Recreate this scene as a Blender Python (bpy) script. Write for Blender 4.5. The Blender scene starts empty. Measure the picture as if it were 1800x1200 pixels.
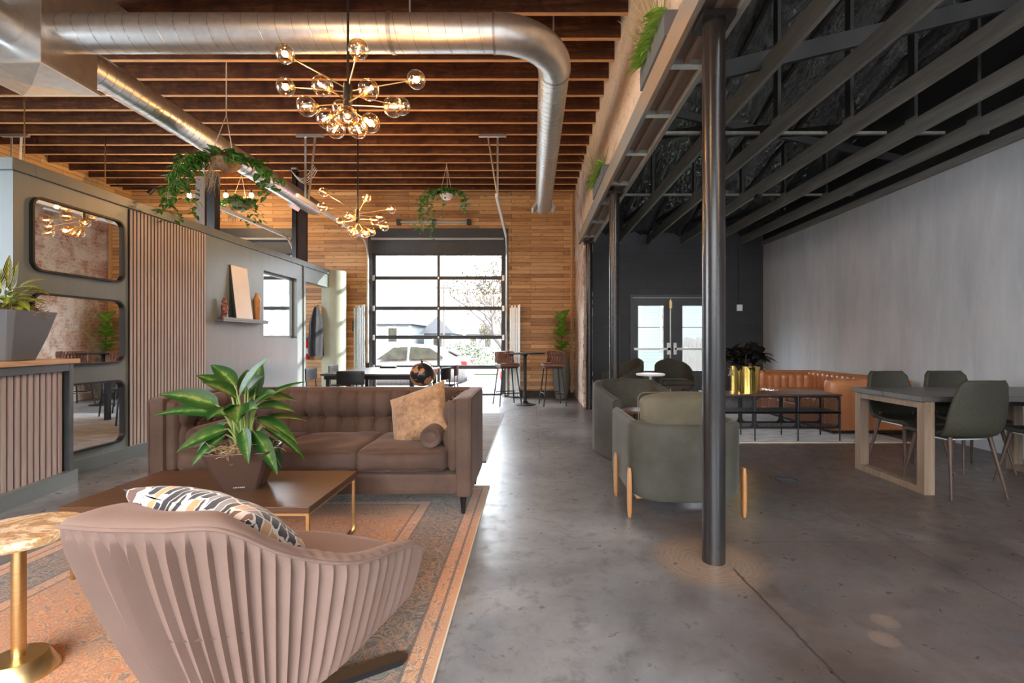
import bpy, bmesh, math, random
from mathutils import Vector, Matrix, noise
random.seed(7)
PI = math.pi
SC = bpy.context.scene
COL = SC.collection
R = math.radians
# ------------------------------------------------------------------ camera, sky, sun, exposure
F = 850.0; EYE = 1.23; CX = 933.0           # focal length in px of the 1800x1200 frame, eye height, vanishing point
def wx(px, Y): return (px - CX) * Y / F
def wz(py, Y): return EYE + (600 - py) * Y / F
cam = bpy.data.objects.new('camera', bpy.data.cameras.new('camera'))
COL.objects.link(cam); SC.camera = cam
cam.location = (0, 0, EYE); cam.rotation_euler = (R(90), 0, 0)
cam.data.sensor_width = 36; cam.data.lens = F / 1800 * 36
cam.data.shift_x = -(CX - 900) / 1800; cam.data.clip_start = .05; cam.data.clip_end = 400
w = bpy.data.worlds.new('sky'); SC.world = w; w.use_nodes = True
bg = w.node_tree.nodes['Background']; bg.inputs[0].default_value = (.86, .93, 1, 1)
# hazy bright sky: moderate at the horizon, several times brighter higher up
_tc = w.node_tree.nodes.new('ShaderNodeTexCoord'); _sp = w.node_tree.nodes.new('ShaderNodeSeparateXYZ'); _mr = w.node_tree.nodes.new('ShaderNodeMapRange')
w.node_tree.links.new(_tc.outputs['Generated'], _sp.inputs[0]); w.node_tree.links.new(_sp.outputs[2], _mr.inputs[0])
_mr.inputs[1].default_value = .08; _mr.inputs[2].default_value = .45; _mr.inputs[3].default_value = 1.8; _mr.inputs[4].default_value = 30
w.node_tree.links.new(_mr.outputs[0], bg.inputs[1])
SC.view_settings.view_transform = 'Standard'; SC.view_settings.look = 'None'
SC.view_settings.gamma = 1; SC.view_settings.use_curve_mapping = False
SC.view_settings.exposure = 0.48
def light(name, kind, loc, rot, energy, color, **kw):
    d = bpy.data.lights.new(name, kind); d.energy = energy; d.color = color
    for k, v in kw.items():
        if k == 'portal': d.cycles.is_portal = v
        else: setattr(d, k, v)
    o = bpy.data.objects.new(name, d); COL.objects.link(o); o.location = loc
    if kind == 'SUN': o.rotation_euler = Vector(rot).to_track_quat('-Z', 'Y').to_euler()
    else: o.rotation_euler = Vector(rot).to_track_quat('-Z', 'Y').to_euler()
    return o
light('sun', 'SUN', (20, 30, 12), (-.86, -.51, -.30), 9.0, (1, .95, .86), angle=R(.6))
# daylight portals in the openings
light('daylight_portal', 'AREA', (-2.15, 10.95, 1.6), (0, -1, 0), 1, (1,1,1), shape='RECTANGLE', size=3.0, size_y=3.2, portal=True)
light('daylight_portal', 'AREA', (-6.75, 10.95, 1.6), (0, -1, 0), 1, (1,1,1), shape='RECTANGLE', size=3.0, size_y=3.2, portal=True)
light('daylight_portal', 'AREA', (3.1, 10.95, 1.2), (0, -1, 0), 1, (1,1,1), shape='RECTANGLE', size=1.9, size_y=2.0, portal=True)
# unseen sources: back windows, rear ceiling lamps, and fill added where no window exists
light('rear_fill_light', 'AREA', (-1.2, -3.3, 2.3), (.05, 1, -.12), 9, (1, .78, .56), shape='RECTANGLE', size=5.0, size_y=2.6)
light('left_fill_light', 'AREA', (-8.6, 2.3, 2.4), (1, .12, -.03), 440, (.78, .89, 1), shape='RECTANGLE', size=2.8, size_y=2.6)  # added cool fill from the left; the left wall has no opening
light('rear_fill_light', 'AREA', (3.6, -3.3, 1.7), (0, 1, .8), 16, (1, .95, .9), shape='RECTANGLE', size=2.6, size_y=2.0)
light('rear_fill_light', 'AREA', (3.3, -3.3, 4.7), (0, 1, .14), 60, (.95, .97, 1), shape='RECTANGLE', size=2.8, size_y=.9, spread=R(80))  # added to bring out the foam ceiling; no opening in the wall here
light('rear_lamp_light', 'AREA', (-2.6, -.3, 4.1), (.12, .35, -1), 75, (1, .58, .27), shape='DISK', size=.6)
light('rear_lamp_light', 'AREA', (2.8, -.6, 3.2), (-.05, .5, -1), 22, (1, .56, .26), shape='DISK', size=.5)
# ------------------------------------------------------------------ mesh helpers
class MB:
    def __init__(s): s.v = []; s.f = []; s.uv = {}
    def add(s, vs, fs, uvs=None):
        b = len(s.v); s.v += [tuple(p) for p in vs]
        if uvs:
            for i, u in enumerate(uvs): s.uv[b + i] = u
        s.f += [tuple(b + i for i in f) for f in fs]; return s
    def box(s, x0, x1, y0, y1, z0, z1, m=None):
        vs = [(x, y, z) for z in (z0, z1) for y in (y0, y1) for x in (x0, x1)]
        if m: vs = [m @ Vector(p) for p in vs]
        return s.add(vs, [(0,2,3,1),(4,5,7,6),(0,1,5,4),(2,6,7,3),(0,4,6,2),(1,3,7,5)])
    def cbox(s, c, d, rz=0, m=None):
        mm = Matrix.Translation(c) @ Matrix.Rotation(rz, 4, 'Z')
        if m: mm = Matrix.Translation(c) @ m
        return s.box(-d[0]/2, d[0]/2, -d[1]/2, d[1]/2, -d[2]/2, d[2]/2, mm)
    def bar(s, a, b, w, h=None):
        a = Vector(a); b = Vector(b); d = b - a; h = h or w
        q = d.to_track_quat('Z', 'Y').to_matrix().to_4x4()
        return s.box(-w/2, w/2, -h/2, h/2, 0, d.length, Matrix.Translation(a) @ q)
    def tube(s, pts, r, n=10, cap=True, closed=False):
        pts = [Vector(p) for p in pts]; m = len(pts)
        rr = r if isinstance(r, (list, tuple)) else [r] * m
        vs = []; up = None
        for i, p in enumerate(pts):
            if closed: t = pts[(i+1) % m] - pts[i-1]
            else: t = pts[min(i+1, m-1)] - pts[max(i-1, 0)]
            t = t.normalized() if t.length > 1e-9 else Vector((0,0,1))
            if up is None:
                up = Vector((0,0,1)) if abs(t.z) < .9 else Vector((1,0,0))
            a = up - t * up.dot(t)
            a = a.normalized() if a.length > 1e-6 else t.orthogonal().normalized()
            up = a; b = t.cross(a)
            for k in range(n):
                an = 2*PI*k/n; vs.append(p + (a*math.cos(an) + b*math.sin(an)) * rr[i])
        fs = []
        for i in range(m if closed else m-1):
            j = (i+1) % m
            for k in range(n):
                l = (k+1) % n; fs.append((i*n+k, i*n+l, j*n+l, j*n+k))
        if cap and not closed: fs += [tuple(range(n))[::-1], tuple((m-1)*n + k for k in range(n))]
        return s.add(vs, fs)
    def cyl(s, a, b, r0, r1=None, n=16): return s.tube([a, b], [r0, r0 if r1 is None else r1], n)
    def lathe(s, prof, c=(0,0,0), n=24, cap=True, sx=1, sy=1):
        vs = []; m = len(prof)
        for r, z in prof:
            for k in range(n):
                an = 2*PI*k/n; vs.append((c[0] + r*math.cos(an)*sx, c[1] + r*math.sin(an)*sy, c[2] + z))
        fs = [(i*n+k, i*n+(k+1)%n, (i+1)*n+(k+1)%n, (i+1)*n+k) for i in range(m-1) for k in range(n)]
        if cap: fs += [tuple(range(n))[::-1], tuple((m-1)*n + k for k in range(n))]
        return s.add(vs, fs)
    def sphere(s, c, r, n=16, m=10, sc=(1,1,1)):
        vs = [(c[0], c[1], c[2] - r*sc[2])]
        for i in range(1, m):
            a = -PI/2 + PI*i/m
            for k in range(n):
                b = 2*PI*k/n; vs.append((c[0]+r*sc[0]*math.cos(a)*math.cos(b), c[1]+r*sc[1]*math.cos(a)*math.sin(b), c[2]+r*sc[2]*math.sin(a)))
        vs.append((c[0], c[1], c[2] + r*sc[2])); L = len(vs)-1
        fs = [(0, 1+(k+1)%n, 1+k) for k in range(n)]
        fs += [(1+i*n+k, 1+i*n+(k+1)%n, 1+(i+1)*n+(k+1)%n, 1+(i+1)*n+k) for i in range(m-2) for k in range(n)]
        fs += [(L, 1+(m-2)*n+k, 1+(m-2)*n+(k+1)%n) for k in range(n)]
        return s.add(vs, fs)
    def grid(s, fn, nu, nv, cu=False, cv=False, uv=False):
        vs = [fn(i/(nu if cu else nu-1), j/(nv if cv else nv-1)) for j in range(nv) for i in range(nu)]
        fs = [(j*nu+i, j*nu+(i+1)%nu, ((j+1)%nv)*nu+(i+1)%nu, ((j+1)%nv)*nu+i)
              for j in range(nv if cv else nv-1) for i in range(nu if cu else nu-1)]
        uvs = [(i/(nu-1), j/(nv-1)) for j in range(nv) for i in range(nu)] if uv else None
        return s.add(vs, fs, uvs)
    def prism(s, poly, z0, z1, axis='Z', m=None):
        n = len(poly)
        def P(a, b, c):
            return {'Z': (a, b, c), 'Y': (a, c, b), 'X': (c, a, b)}[axis]
        vs = [P(a, b, z0) for a, b in poly] + [P(a, b, z1) for a, b in poly]
        if m: vs = [m @ Vector(p) for p in vs]
        fs = [(i, (i+1)%n, n+(i+1)%n, n+i) for i in range(n)] + [tuple(range(n))[::-1], tuple(range(n, 2*n))]
        return s.add(vs, fs)
    def ring(s, outer, inner, z0, z1, axis='Z', m=None):
        n = len(outer)
        def P(a, b, c):
            p = {'Z': (a, b, c), 'Y': (a, c, b), 'X': (c, a, b)}[axis]
            return m @ Vector(p) if m else p
        vs = [P(a,b,z0) for a,b in outer] + [P(a,b,z0) for a,b in inner] + [P(a,b,z1) for a,b in outer] + [P(a,b,z1) for a,b in inner]
        fs = []
        for i in range(n):
            j = (i+1)%n
            fs += [(i,j,n+j,n+i),(2*n+i,3*n+i,3*n+j,2*n+j),(i,2*n+i,2*n+j,j),(n+i,n+j,3*n+j,3*n+i)]
        return s.add(vs, fs)
    def soft(s, c, e, r, puff=(0,0,0), n=8, m=None, fn=None):
        """rounded box, half sizes e, corner radius r, bulging faces"""
        e = Vector(e); mm = m or Matrix.Identity(4); c = Vector(c)
        r = min(r, min(e) * .98)
        def q(t): return math.sin(t * PI/2) if False else t
        for ax in range(3):
            for sg in (-1, 1):
                a, b = (ax+1)%3, (ax+2)%3; vs = []
                for j in range(n+1):
                    for i in range(n+1):
                        u = q(-1 + 2*i/n); v = q(-1 + 2*j/n)
                        # cluster near the edges
                        u = math.copysign(1-(1-abs(u))**1.35, u); v = math.copysign(1-(1-abs(v))**1.35, v)
                        p = [0,0,0]; p[ax] = sg; p[a] = u; p[b] = v
                        P = Vector([p[k]*e[k] for k in range(3)])
                        I = Vector([max(-(e[k]-r), min(e[k]-r, P[k])) for k in range(3)])
                        d = P - I
                        P2 = I + (d.normalized()*r if d.length > 1e-9 else d)
                        for k in range(3):
                            o1, o2 = (k+1)%3, (k+2)%3
                            g = (1-min(1,(P2[o1]/e[o1])**2))*(1-min(1,(P2[o2]/e[o2])**2))
                            P2[k] += (P2[k]/e[k]) * g * puff[k]
                        if fn: P2 = fn(P2)
                        vs.append(c + (mm @ P2))
                fs = []
                for j in range(n):
                    for i in range(n):
                        f = (j*(n+1)+i, j*(n+1)+i+1, (j+1)*(n+1)+i+1, (j+1)*(n+1)+i)
                        fs.append(f if sg > 0 else f[::-1])
                s.add(vs, fs)
        return s
    def leaf(s, base, dirv, up, L, W, droop=.5, fold=.25, n=6, tip=1.6, twist=0):
        d = Vector(dirv).normalized(); up = Vector(up)
        side = d.cross(up)
        side = side.normalized() if side.length > 1e-4 else d.orthogonal().normalized()
        nr = side.cross(d).normalized()
        if twist:
            q = Matrix.Rotation(twist, 3, d); side = q @ side; nr = q @ nr
        vs = []; uvs = []; p = Vector(base); step = L/n; cur = d.copy()
        for i in range(n+1):
            t = i/n
            wv = W * (math.sin(PI * min(1, t**.75))**.8 * (1 - t**tip*.35) if 0 < t < 1 else 0.0) + (.0008)
            nn = side.cross(cur).normalized()
            for k, q in enumerate((-1, -.5, 0, .5, 1)):
                vs.append(p + side*wv*q*.5 + nn*abs(q)*wv*fold*.5); uvs.append((k/4, t))
            cur = (cur + Vector((0,0,-1))*droop/n).normalized()
            p = p + cur*step
        fs = [(i*5+k, i*5+k+1, (i+1)*5+k+1, (i+1)*5+k) for i in range(n) for k in range(4)]
        return s.add(vs, fs, uvs)
    def build(s, name, mat, parent=None, smooth=True, bevel=0, sub=0, solid=0, auto=35, weld=True, segs=2, loc=None, rz=0):
        me = bpy.data.meshes.new(name); me.from_pydata([tuple(p) for p in s.v], [], s.f)
        if s.uv:
            l = me.uv_layers.new(name='UVMap')
            for lp in me.loops: l.data[lp.index].uv = s.uv.get(lp.vertex_index, (0,0))
        bm = bmesh.new(); bm.from_mesh(me)
        if weld: bmesh.ops.remove_doubles(bm, verts=bm.verts, dist=1e-5)
        if not s.uv: bmesh.ops.recalc_face_normals(bm, faces=bm.faces)
        bm.to_mesh(me); bm.free()
        if smooth:
            me.polygons.foreach_set('use_smooth', [True]*len(me.polygons))
            if auto: me.set_sharp_from_angle(angle=R(auto))
        for mt in (mat if isinstance(mat, (list, tuple)) else [mat]): me.materials.append(mt)
        o = bpy.data.objects.new(name, me); COL.objects.link(o)
        if parent: o.parent = parent
        if loc: o.location = loc
        if rz: o.rotation_euler = (0, 0, rz)
        if bevel:
            b = o.modifiers.new('bevel', 'BEVEL'); b.width = bevel; b.segments = segs; b.limit_method = 'ANGLE'
        if sub:
            b = o.modifiers.new('sub', 'SUBSURF'); b.levels = sub; b.render_levels = sub
        if solid:
            b = o.modifiers.new('solid', 'SOLIDIFY'); b.thickness = solid; b.offset = 0
        return o
def tag(o, label, cat, group=None, kind=None):
    o['label'] = label; o['category'] = cat
    if group: o['group'] = group
    if kind: o['kind'] = kind
    return o
def T(name, label, cat, loc=(0,0,0), rz=0, group=None):
    o = bpy.data.objects.new(name, None); COL.objects.link(o); o.location = loc; o.rotation_euler = (0,0,rz)
    o.empty_display_size = .1
    return tag(o, label, cat, group)
def S(mb, name, mat, **kw):
    o = mb.build(name, mat, **kw); o['kind'] = 'structure'; return o
CH = {}
def kids(o): return [c for c in bpy.data.objects if c.parent == o]
def copy_tree(o, parent=None):
    c = o.copy(); COL.objects.link(c); c.parent = parent
    for k in kids(o): copy_tree(k, c)
    return c
def dup(root, loc, rz=0, label=None, cat=None):
    c = copy_tree(root); c.location = loc; c.rotation_euler = (0,0,rz)
    if label: c['label'] = label
    return c
def rrect(w, h, r, n=5, cx=0, cy=0):
    out = []
    for qx, qy, a0 in ((1,1,0),(-1,1,90),(-1,-1,180),(1,-1,270)):
        for k in range(n+1):
            a = R(a0 + 90*k/n); out.append((cx + qx*(w/2-r) + r*math.cos(a), cy + qy*(h/2-r) + r*math.sin(a)))
    return out
# ------------------------------------------------------------------ materials
class NT:
    def __init__(s, name):
        s.m = bpy.data.materials.new(name); s.m.use_nodes = True; s.t = s.m.node_tree
        s.b = s.t.nodes['Principled BSDF']; s.out = s.t.nodes['Material Output']
    def n(s, typ, ins=None, **props):
        nd = s.t.nodes.new('ShaderNode' + typ)
        for k, v in props.items(): setattr(nd, k, v)
        for k, v in (ins or {}).items(): s.set(nd.inputs[k], v)
        return nd
    def set(s, sock, v):
        if isinstance(v, bpy.types.NodeSocket): s.t.links.new(v, sock)
        elif isinstance(v, bpy.types.Node): s.t.links.new(v.outputs[0], sock)
        else:
            if isinstance(v, (tuple, list)) and len(v) == 3 and sock.type == 'RGBA': v = (*v, 1)
            sock.default_value = v
    def p(s, **kw):
        for k, v in kw.items(): s.set(s.b.inputs[k.replace('_', ' ')], v)
        return s
    def co(s, scale=(1,1,1), rot=(0,0,0), kind='Object'):
        tc = s.n('TexCoord'); mp = s.n('Mapping', {0: tc.outputs[kind]}); mp.inputs['Scale'].default_value = scale; mp.inputs['Rotation'].default_value = rot
        return mp.outputs[0]
    def noise(s, vec, scale=5, detail=4, rough=.6, dist=0):
        return s.n('TexNoise', {'Vector': vec, 'Scale': scale, 'Detail': detail, 'Roughness': rough, 'Distortion': dist}).outputs[0]
    def ramp(s, fac, stops, interp='LINEAR'):
        r = s.n('ValToRGB', {0: fac}); cr = r.color_ramp; cr.interpolation = interp
        while len(cr.elements) > 1: cr.elements.remove(cr.elements[-1])
        cr.elements[0].position = stops[0][0]; cr.elements[0].color = (*stops[0][1], 1)
        for p, c in stops[1:]:
            e = cr.elements.new(p); e.color = (*c, 1)
        return r.outputs[0]
    def mix(s, fac, a, b, blend='MIX'):
        x = s.n('Mix', data_type='RGBA', blend_type=blend); s.set(x.inputs[0], fac); s.set(x.inputs[6], a); s.set(x.inputs[7], b)
        return x.outputs[2]
    def math(s, op, a, b=0.0, c=0.0):
        x = s.n('Math', operation=op); s.set(x.inputs[0], a); s.set(x.inputs[1], b)
        if len(x.inputs) > 2: s.set(x.inputs[2], c)
        return x.outputs[0]
    def sep(s, vec): return s.n('SeparateXYZ', {0: vec}).outputs
    def comb(s, x, y, z=0.0): return s.n('CombineXYZ', {0: x, 1: y, 2: z}).outputs[0]
    def bump(s, h, strength=.3, dist=.01):
        b = s.n('Bump', {'Height': h, 'Strength': strength, 'Distance': dist}); s.set(s.b.inputs['Normal'], b.outputs[0]); return s
def mk(name, c, rough=.5, metal=0, c2=None, ns=8, stretch=(1,1,1), bump=0, bs=None, lo=.35, hi=.65, bd=.005, **kw):
    t = NT(name); v = t.co(stretch)
    if c2:
        f = t.noise(v, ns, 6, .65); t.p(Base_Color=t.ramp(f, [(lo, c), (hi, c2)]))
    else: t.p(Base_Color=c)
    t.p(Roughness=rough, Metallic=metal)
    if bump: t.bump(t.noise(v, bs or ns*4, 4, .6), bump, bd)
    if kw: t.p(**kw)
    return t.m
def mk_wood(name, c1, c2, c3, axis='X', scale=1.0, rough=.45, bump=.15):
    st = {'X': (1.2,14,14), 'Y': (14,1.2,14), 'Z': (14,14,1.2)}[axis]
    t = NT(name); v = t.co(tuple(k*scale for k in st))
    f = t.noise(v, 1.6, 8, .7, 1.2); g = t.noise(v, 7, 4, .6)
    col = t.ramp(f, [(.3, c1), (.5, c2), (.72, c3)])
    col = t.mix(t.math('MULTIPLY', g, .25), col, tuple(x*.5 for x in c1))
    t.p(Base_Color=col, Roughness=rough).bump(f, bump, .004); return t.m
def mk_velvet(name, c, c2, rough=.75, sheen=.8, ns=3):
    t = NT(name); v = t.co(); f = t.noise(v, ns, 4, .6); g = t.noise(v, 220, 2, .5)
    t.p(Base_Color=t.ramp(f, [(.35, c), (.65, c2)]), Roughness=rough, Sheen_Weight=sheen, Sheen_Roughness=.35, Specular_IOR_Level=.2,
        Sheen_Tint=(*[min(1, x*2.2+.1) for x in c2], 1))
    t.bump(g, .25, .002); return t.m
def mk_leaf(name, dark, light, mid, edge=None, vein=0):
    t = NT(name); tc = t.n('TexCoord'); x, y, z = t.sep(tc.outputs['UV'])
    ax = t.math('ABSOLUTE', t.math('SUBTRACT', x, .5))
    nz = t.noise(t.co((9,9,9)), 2.5, 3)
    f = t.math('ADD', t.math('MULTIPLY', ax, 2), t.math('MULTIPLY', t.math('SUBTRACT', nz, .5), .9))
    col = t.ramp(f, [(.0, mid), (.16, light), (.55, dark), (.9, edge or dark)])
    if vein:
        wv = t.math('FRACT', t.math('ADD', t.math('MULTIPLY', y, vein), t.math('MULTIPLY', ax, -5)))
        col = t.mix(t.math('GREATER_THAN', wv, .78), col, mid)
    t.p(Base_Color=col, Roughness=.42, Specular_IOR_Level=.35)
    tr = t.n('BsdfTranslucent', {0: col}); mx = t.n('MixShader', {0: .22, 1: t.b.outputs[0], 2: tr.outputs[0]})
    t.t.links.new(mx.outputs[0], t.out.inputs[0]); return t.m
def mk_emit(name, c, s):
    t = NT(name); t.p(Base_Color=c, Emission_Color=c, Emission_Strength=s); return t.m
def mk_glass(name, tint=(1,1,1), refl=.12, rough=0, glow=0):
    t = NT(name); t.t.nodes.remove(t.b)
    tr = t.n('BsdfTransparent', {0: tint}); gl = t.n('BsdfGlossy', {0: (1,1,1,1), 'Roughness': rough})
    fr = t.n('LayerWeight', {0: .5}); f = t.math('ADD', t.math('MULTIPLY', t.math('POWER', fr.outputs['Facing'], 3), .7), refl*.4)
    sh = tr.outputs[0]
    if glow: sh = t.n('MixShader', {0: glow, 1: tr.outputs[0], 2: t.n('BsdfTranslucent', {0: (1,.62,.28,1)}).outputs[0]}).outputs[0]
    mx = t.n('MixShader', {0: f, 1: sh, 2: gl.outputs[0]}); t.t.links.new(mx.outputs[0], t.out.inputs[0]); return t.m
M = {}
M['black'] = mk('black_metal', (.012,.012,.013), .42, .3, bump=.05, bs=60)
M['dark_grey'] = mk('dark_grey_paint', (.035,.04,.045), .45, 0, (.05,.055,.06), 3)
M['steel_dark'] = mk('dark_steel_column', (.010,.010,.011), .27, 0, (.022,.016,.013), 2.5, (1,1,.5), bump=.06, bs=30)
M['galv'] = mk('galvanised_metal', (.52,.52,.51), .36, .9, (.66,.66,.64), 14, lo=.3, hi=.7, bump=.04, bs=8)
M['seam'] = mk('duct_seam', (.34,.33,.32), .4, .9)
M['alu'] = mk('aluminium', (.62,.64,.62), .35, .8)
M['white'] = mk('white_paint', (.8,.8,.78), .5)
M['chrome'] = mk('chrome', (.75,.75,.75), .12, 1)
M['brass'] = mk('brushed_brass', (.62,.42,.18), .33, 1, (.7,.5,.24), 5, (1,1,20))
M['gold'] = mk('polished_gold', (.83,.58,.16), .16, 1)
M['mirror'] = mk('mirror_glass', (.93,.93,.93), .01, 1)
M['glass'] = mk_glass('window_glass')
M['amber'] = mk_glass('amber_globe_glass', (1, .84, .62), .5)
M['filament'] = mk_emit('glowing_filament', (1, .5, .16), 60)
M['bulb'] = mk_emit('glowing_bulb', (1, .62, .25), 22)
# joist timber: dark red-brown with knots
def joist_mat():
    t = NT('old_joist_timber'); v = t.co((.8, 9, 9)); f = t.noise(v, 1.5, 8, .7, 1.6); g = t.noise(t.co((3,3,3)), 1.3, 5, .6, 1)
    c = t.ramp(f, [(.25, (.035,.012,.006)), (.5, (.13,.045,.017)), (.75, (.30,.115,.04))])
    t.p(Base_Color=t.mix(t.ramp(g, [(.35,(0,0,0)),(.7,(1,1,1))]), c, (.055,.019,.010)), Roughness=.8, Specular_IOR_Level=.15).bump(f, .5, .01); return t.m
M['joist'] = joist_mat()
M['joist_lit_edge'] = mk('joist_edge_lit_tone', (.72,.38,.17), .7, 0, (.50,.25,.10), 6, (.6,6,6), bump=.4, bs=30)  # light bouncing off the floor painted into the joist undersides as paler colour
def plank_mat(name, c1, c2, c3, sw, bw=1.15, rh=.083, mortar=(.06,.03,.015), dark=.5):
    """boards laid in courses on a wall; sw picks the two wall axes"""
    t = NT(name); tc = t.n('TexCoord'); x, y, z = t.sep(tc.outputs['Object'])
    ax = {'x': x, 'y': y, 'z': z}; vec = t.comb(ax[sw[0]], ax[sw[1]])
    br = t.n('TexBrick', {'Vector': vec, 'Scale': 1.0, 'Mortar Size': .0035, 'Mortar Smooth': .1, 'Bias': 0, 'Brick Width': bw, 'Row Height': rh,
                          'Color1': (0,0,0,1), 'Color2': (1,1,1,1), 'Mortar': (.5,.5,.5,1)}, offset=.37, offset_frequency=2)
    vv = t.comb(t.math('MULTIPLY', ax[sw[0]], 2.2), t.math('MULTIPLY', ax[sw[1]], 26))
    f = t.noise(vv, 1.0, 8, .7, .8)
    kn = t.noise(t.comb(t.math('MULTIPLY', ax[sw[0]], 5), t.math('MULTIPLY', ax[sw[1]], 14)), 1.3, 5, .6)
    mixv = t.math('ADD', t.math('MULTIPLY', br.outputs[0], .45), t.math('MULTIPLY', f, .62))
    c = t.ramp(mixv, [(.28, c1), (.5, c2), (.76, c3)])
    c = t.mix(t.ramp(kn, [(.6,(0,0,0)),(.72,(1,1,1))]), c, tuple(q*dark for q in c1))
    c = t.mix(br.outputs[1], c, mortar)
    t.p(Base_Color=c, Roughness=.5).bump(t.math('SUBTRACT', f, br.outputs[1]), .3, .006); return t.m
M['plank'] = plank_mat('reclaimed_wood_wall', (.30,.145,.055), (.52,.27,.10), (.70,.42,.19), 'xz')
M['plank_side'] = plank_mat('side_wood_wall', (.45,.24,.09), (.62,.35,.13), (.75,.46,.2), 'yz')
def brick_mat(name, sw, wash=.5, washc=(.76,.69,.60), lo=(.30,.09,.04), hi=(.50,.18,.09)):
    t = NT(name); tc = t.n('TexCoord'); x, y, z = t.sep(tc.outputs['Object']); ax = {'x': x, 'y': y, 'z': z}
    wob = t.noise(tc.outputs['Object'], 6, 3); a = t.math('ADD', ax[sw[0]], t.math('MULTIPLY', wob, .02)); b = t.math('ADD', ax[sw[1]], t.math('MULTIPLY', wob, .015))
    br = t.n('TexBrick', {'Vector': t.comb(a, b), 'Scale': 1.0, 'Mortar Size': .008, 'Mortar Smooth': .3, 'Brick Width': .215, 'Row Height': .074,
                          'Color1': (*lo,1), 'Color2': (*hi,1), 'Mortar': (.5,.44,.37,1)})
    n1 = t.noise(tc.outputs['Object'], 2.2, 8, .7, .5); n2 = t.noise(tc.outputs['Object'], 25, 4, .7)
    m = t.ramp(t.math('ADD', t.math('MULTIPLY', n1, .75), t.math('MULTIPLY', n2, .25)), [(wash-.08,(1,1,1)),(wash+.08,(0,0,0))])
    c = t.mix(m, br.outputs[0], washc); c = t.mix(t.math('MULTIPLY', n2, .35), c, (.25,.15,.1))
    t.p(Base_Color=c, Roughness=.85).bump(t.math('SUBTRACT', n2, t.math('MULTIPLY', br.outputs[1], 1.4)), .7, .012); return t.m
M['brick'] = brick_mat('lime_washed_brick', 'yz', .53)
M['brick_red'] = brick_mat('broken_red_brick', 'xz', .36)
def stucco():
    t = NT('patchy_lime_plaster'); v = t.co((1,1,1)); f = t.noise(t.co((1,1,2.6)), 1.6, 8, .7, .6); g = t.noise(t.co((18,5,18)), 2.5, 6, .75, .5)
    c = t.ramp(f, [(.3,(.55,.36,.2)),(.5,(.72,.55,.38)),(.75,(.8,.68,.54))]); c = t.mix(t.ramp(g,[(.57,(0,0,0)),(.64,(1,1,1))]), c, (.33,.17,.08))
    t.p(Base_Color=c, Roughness=.9).bump(g, .8, .02); return t.m
M['stucco'] = stucco()
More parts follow.
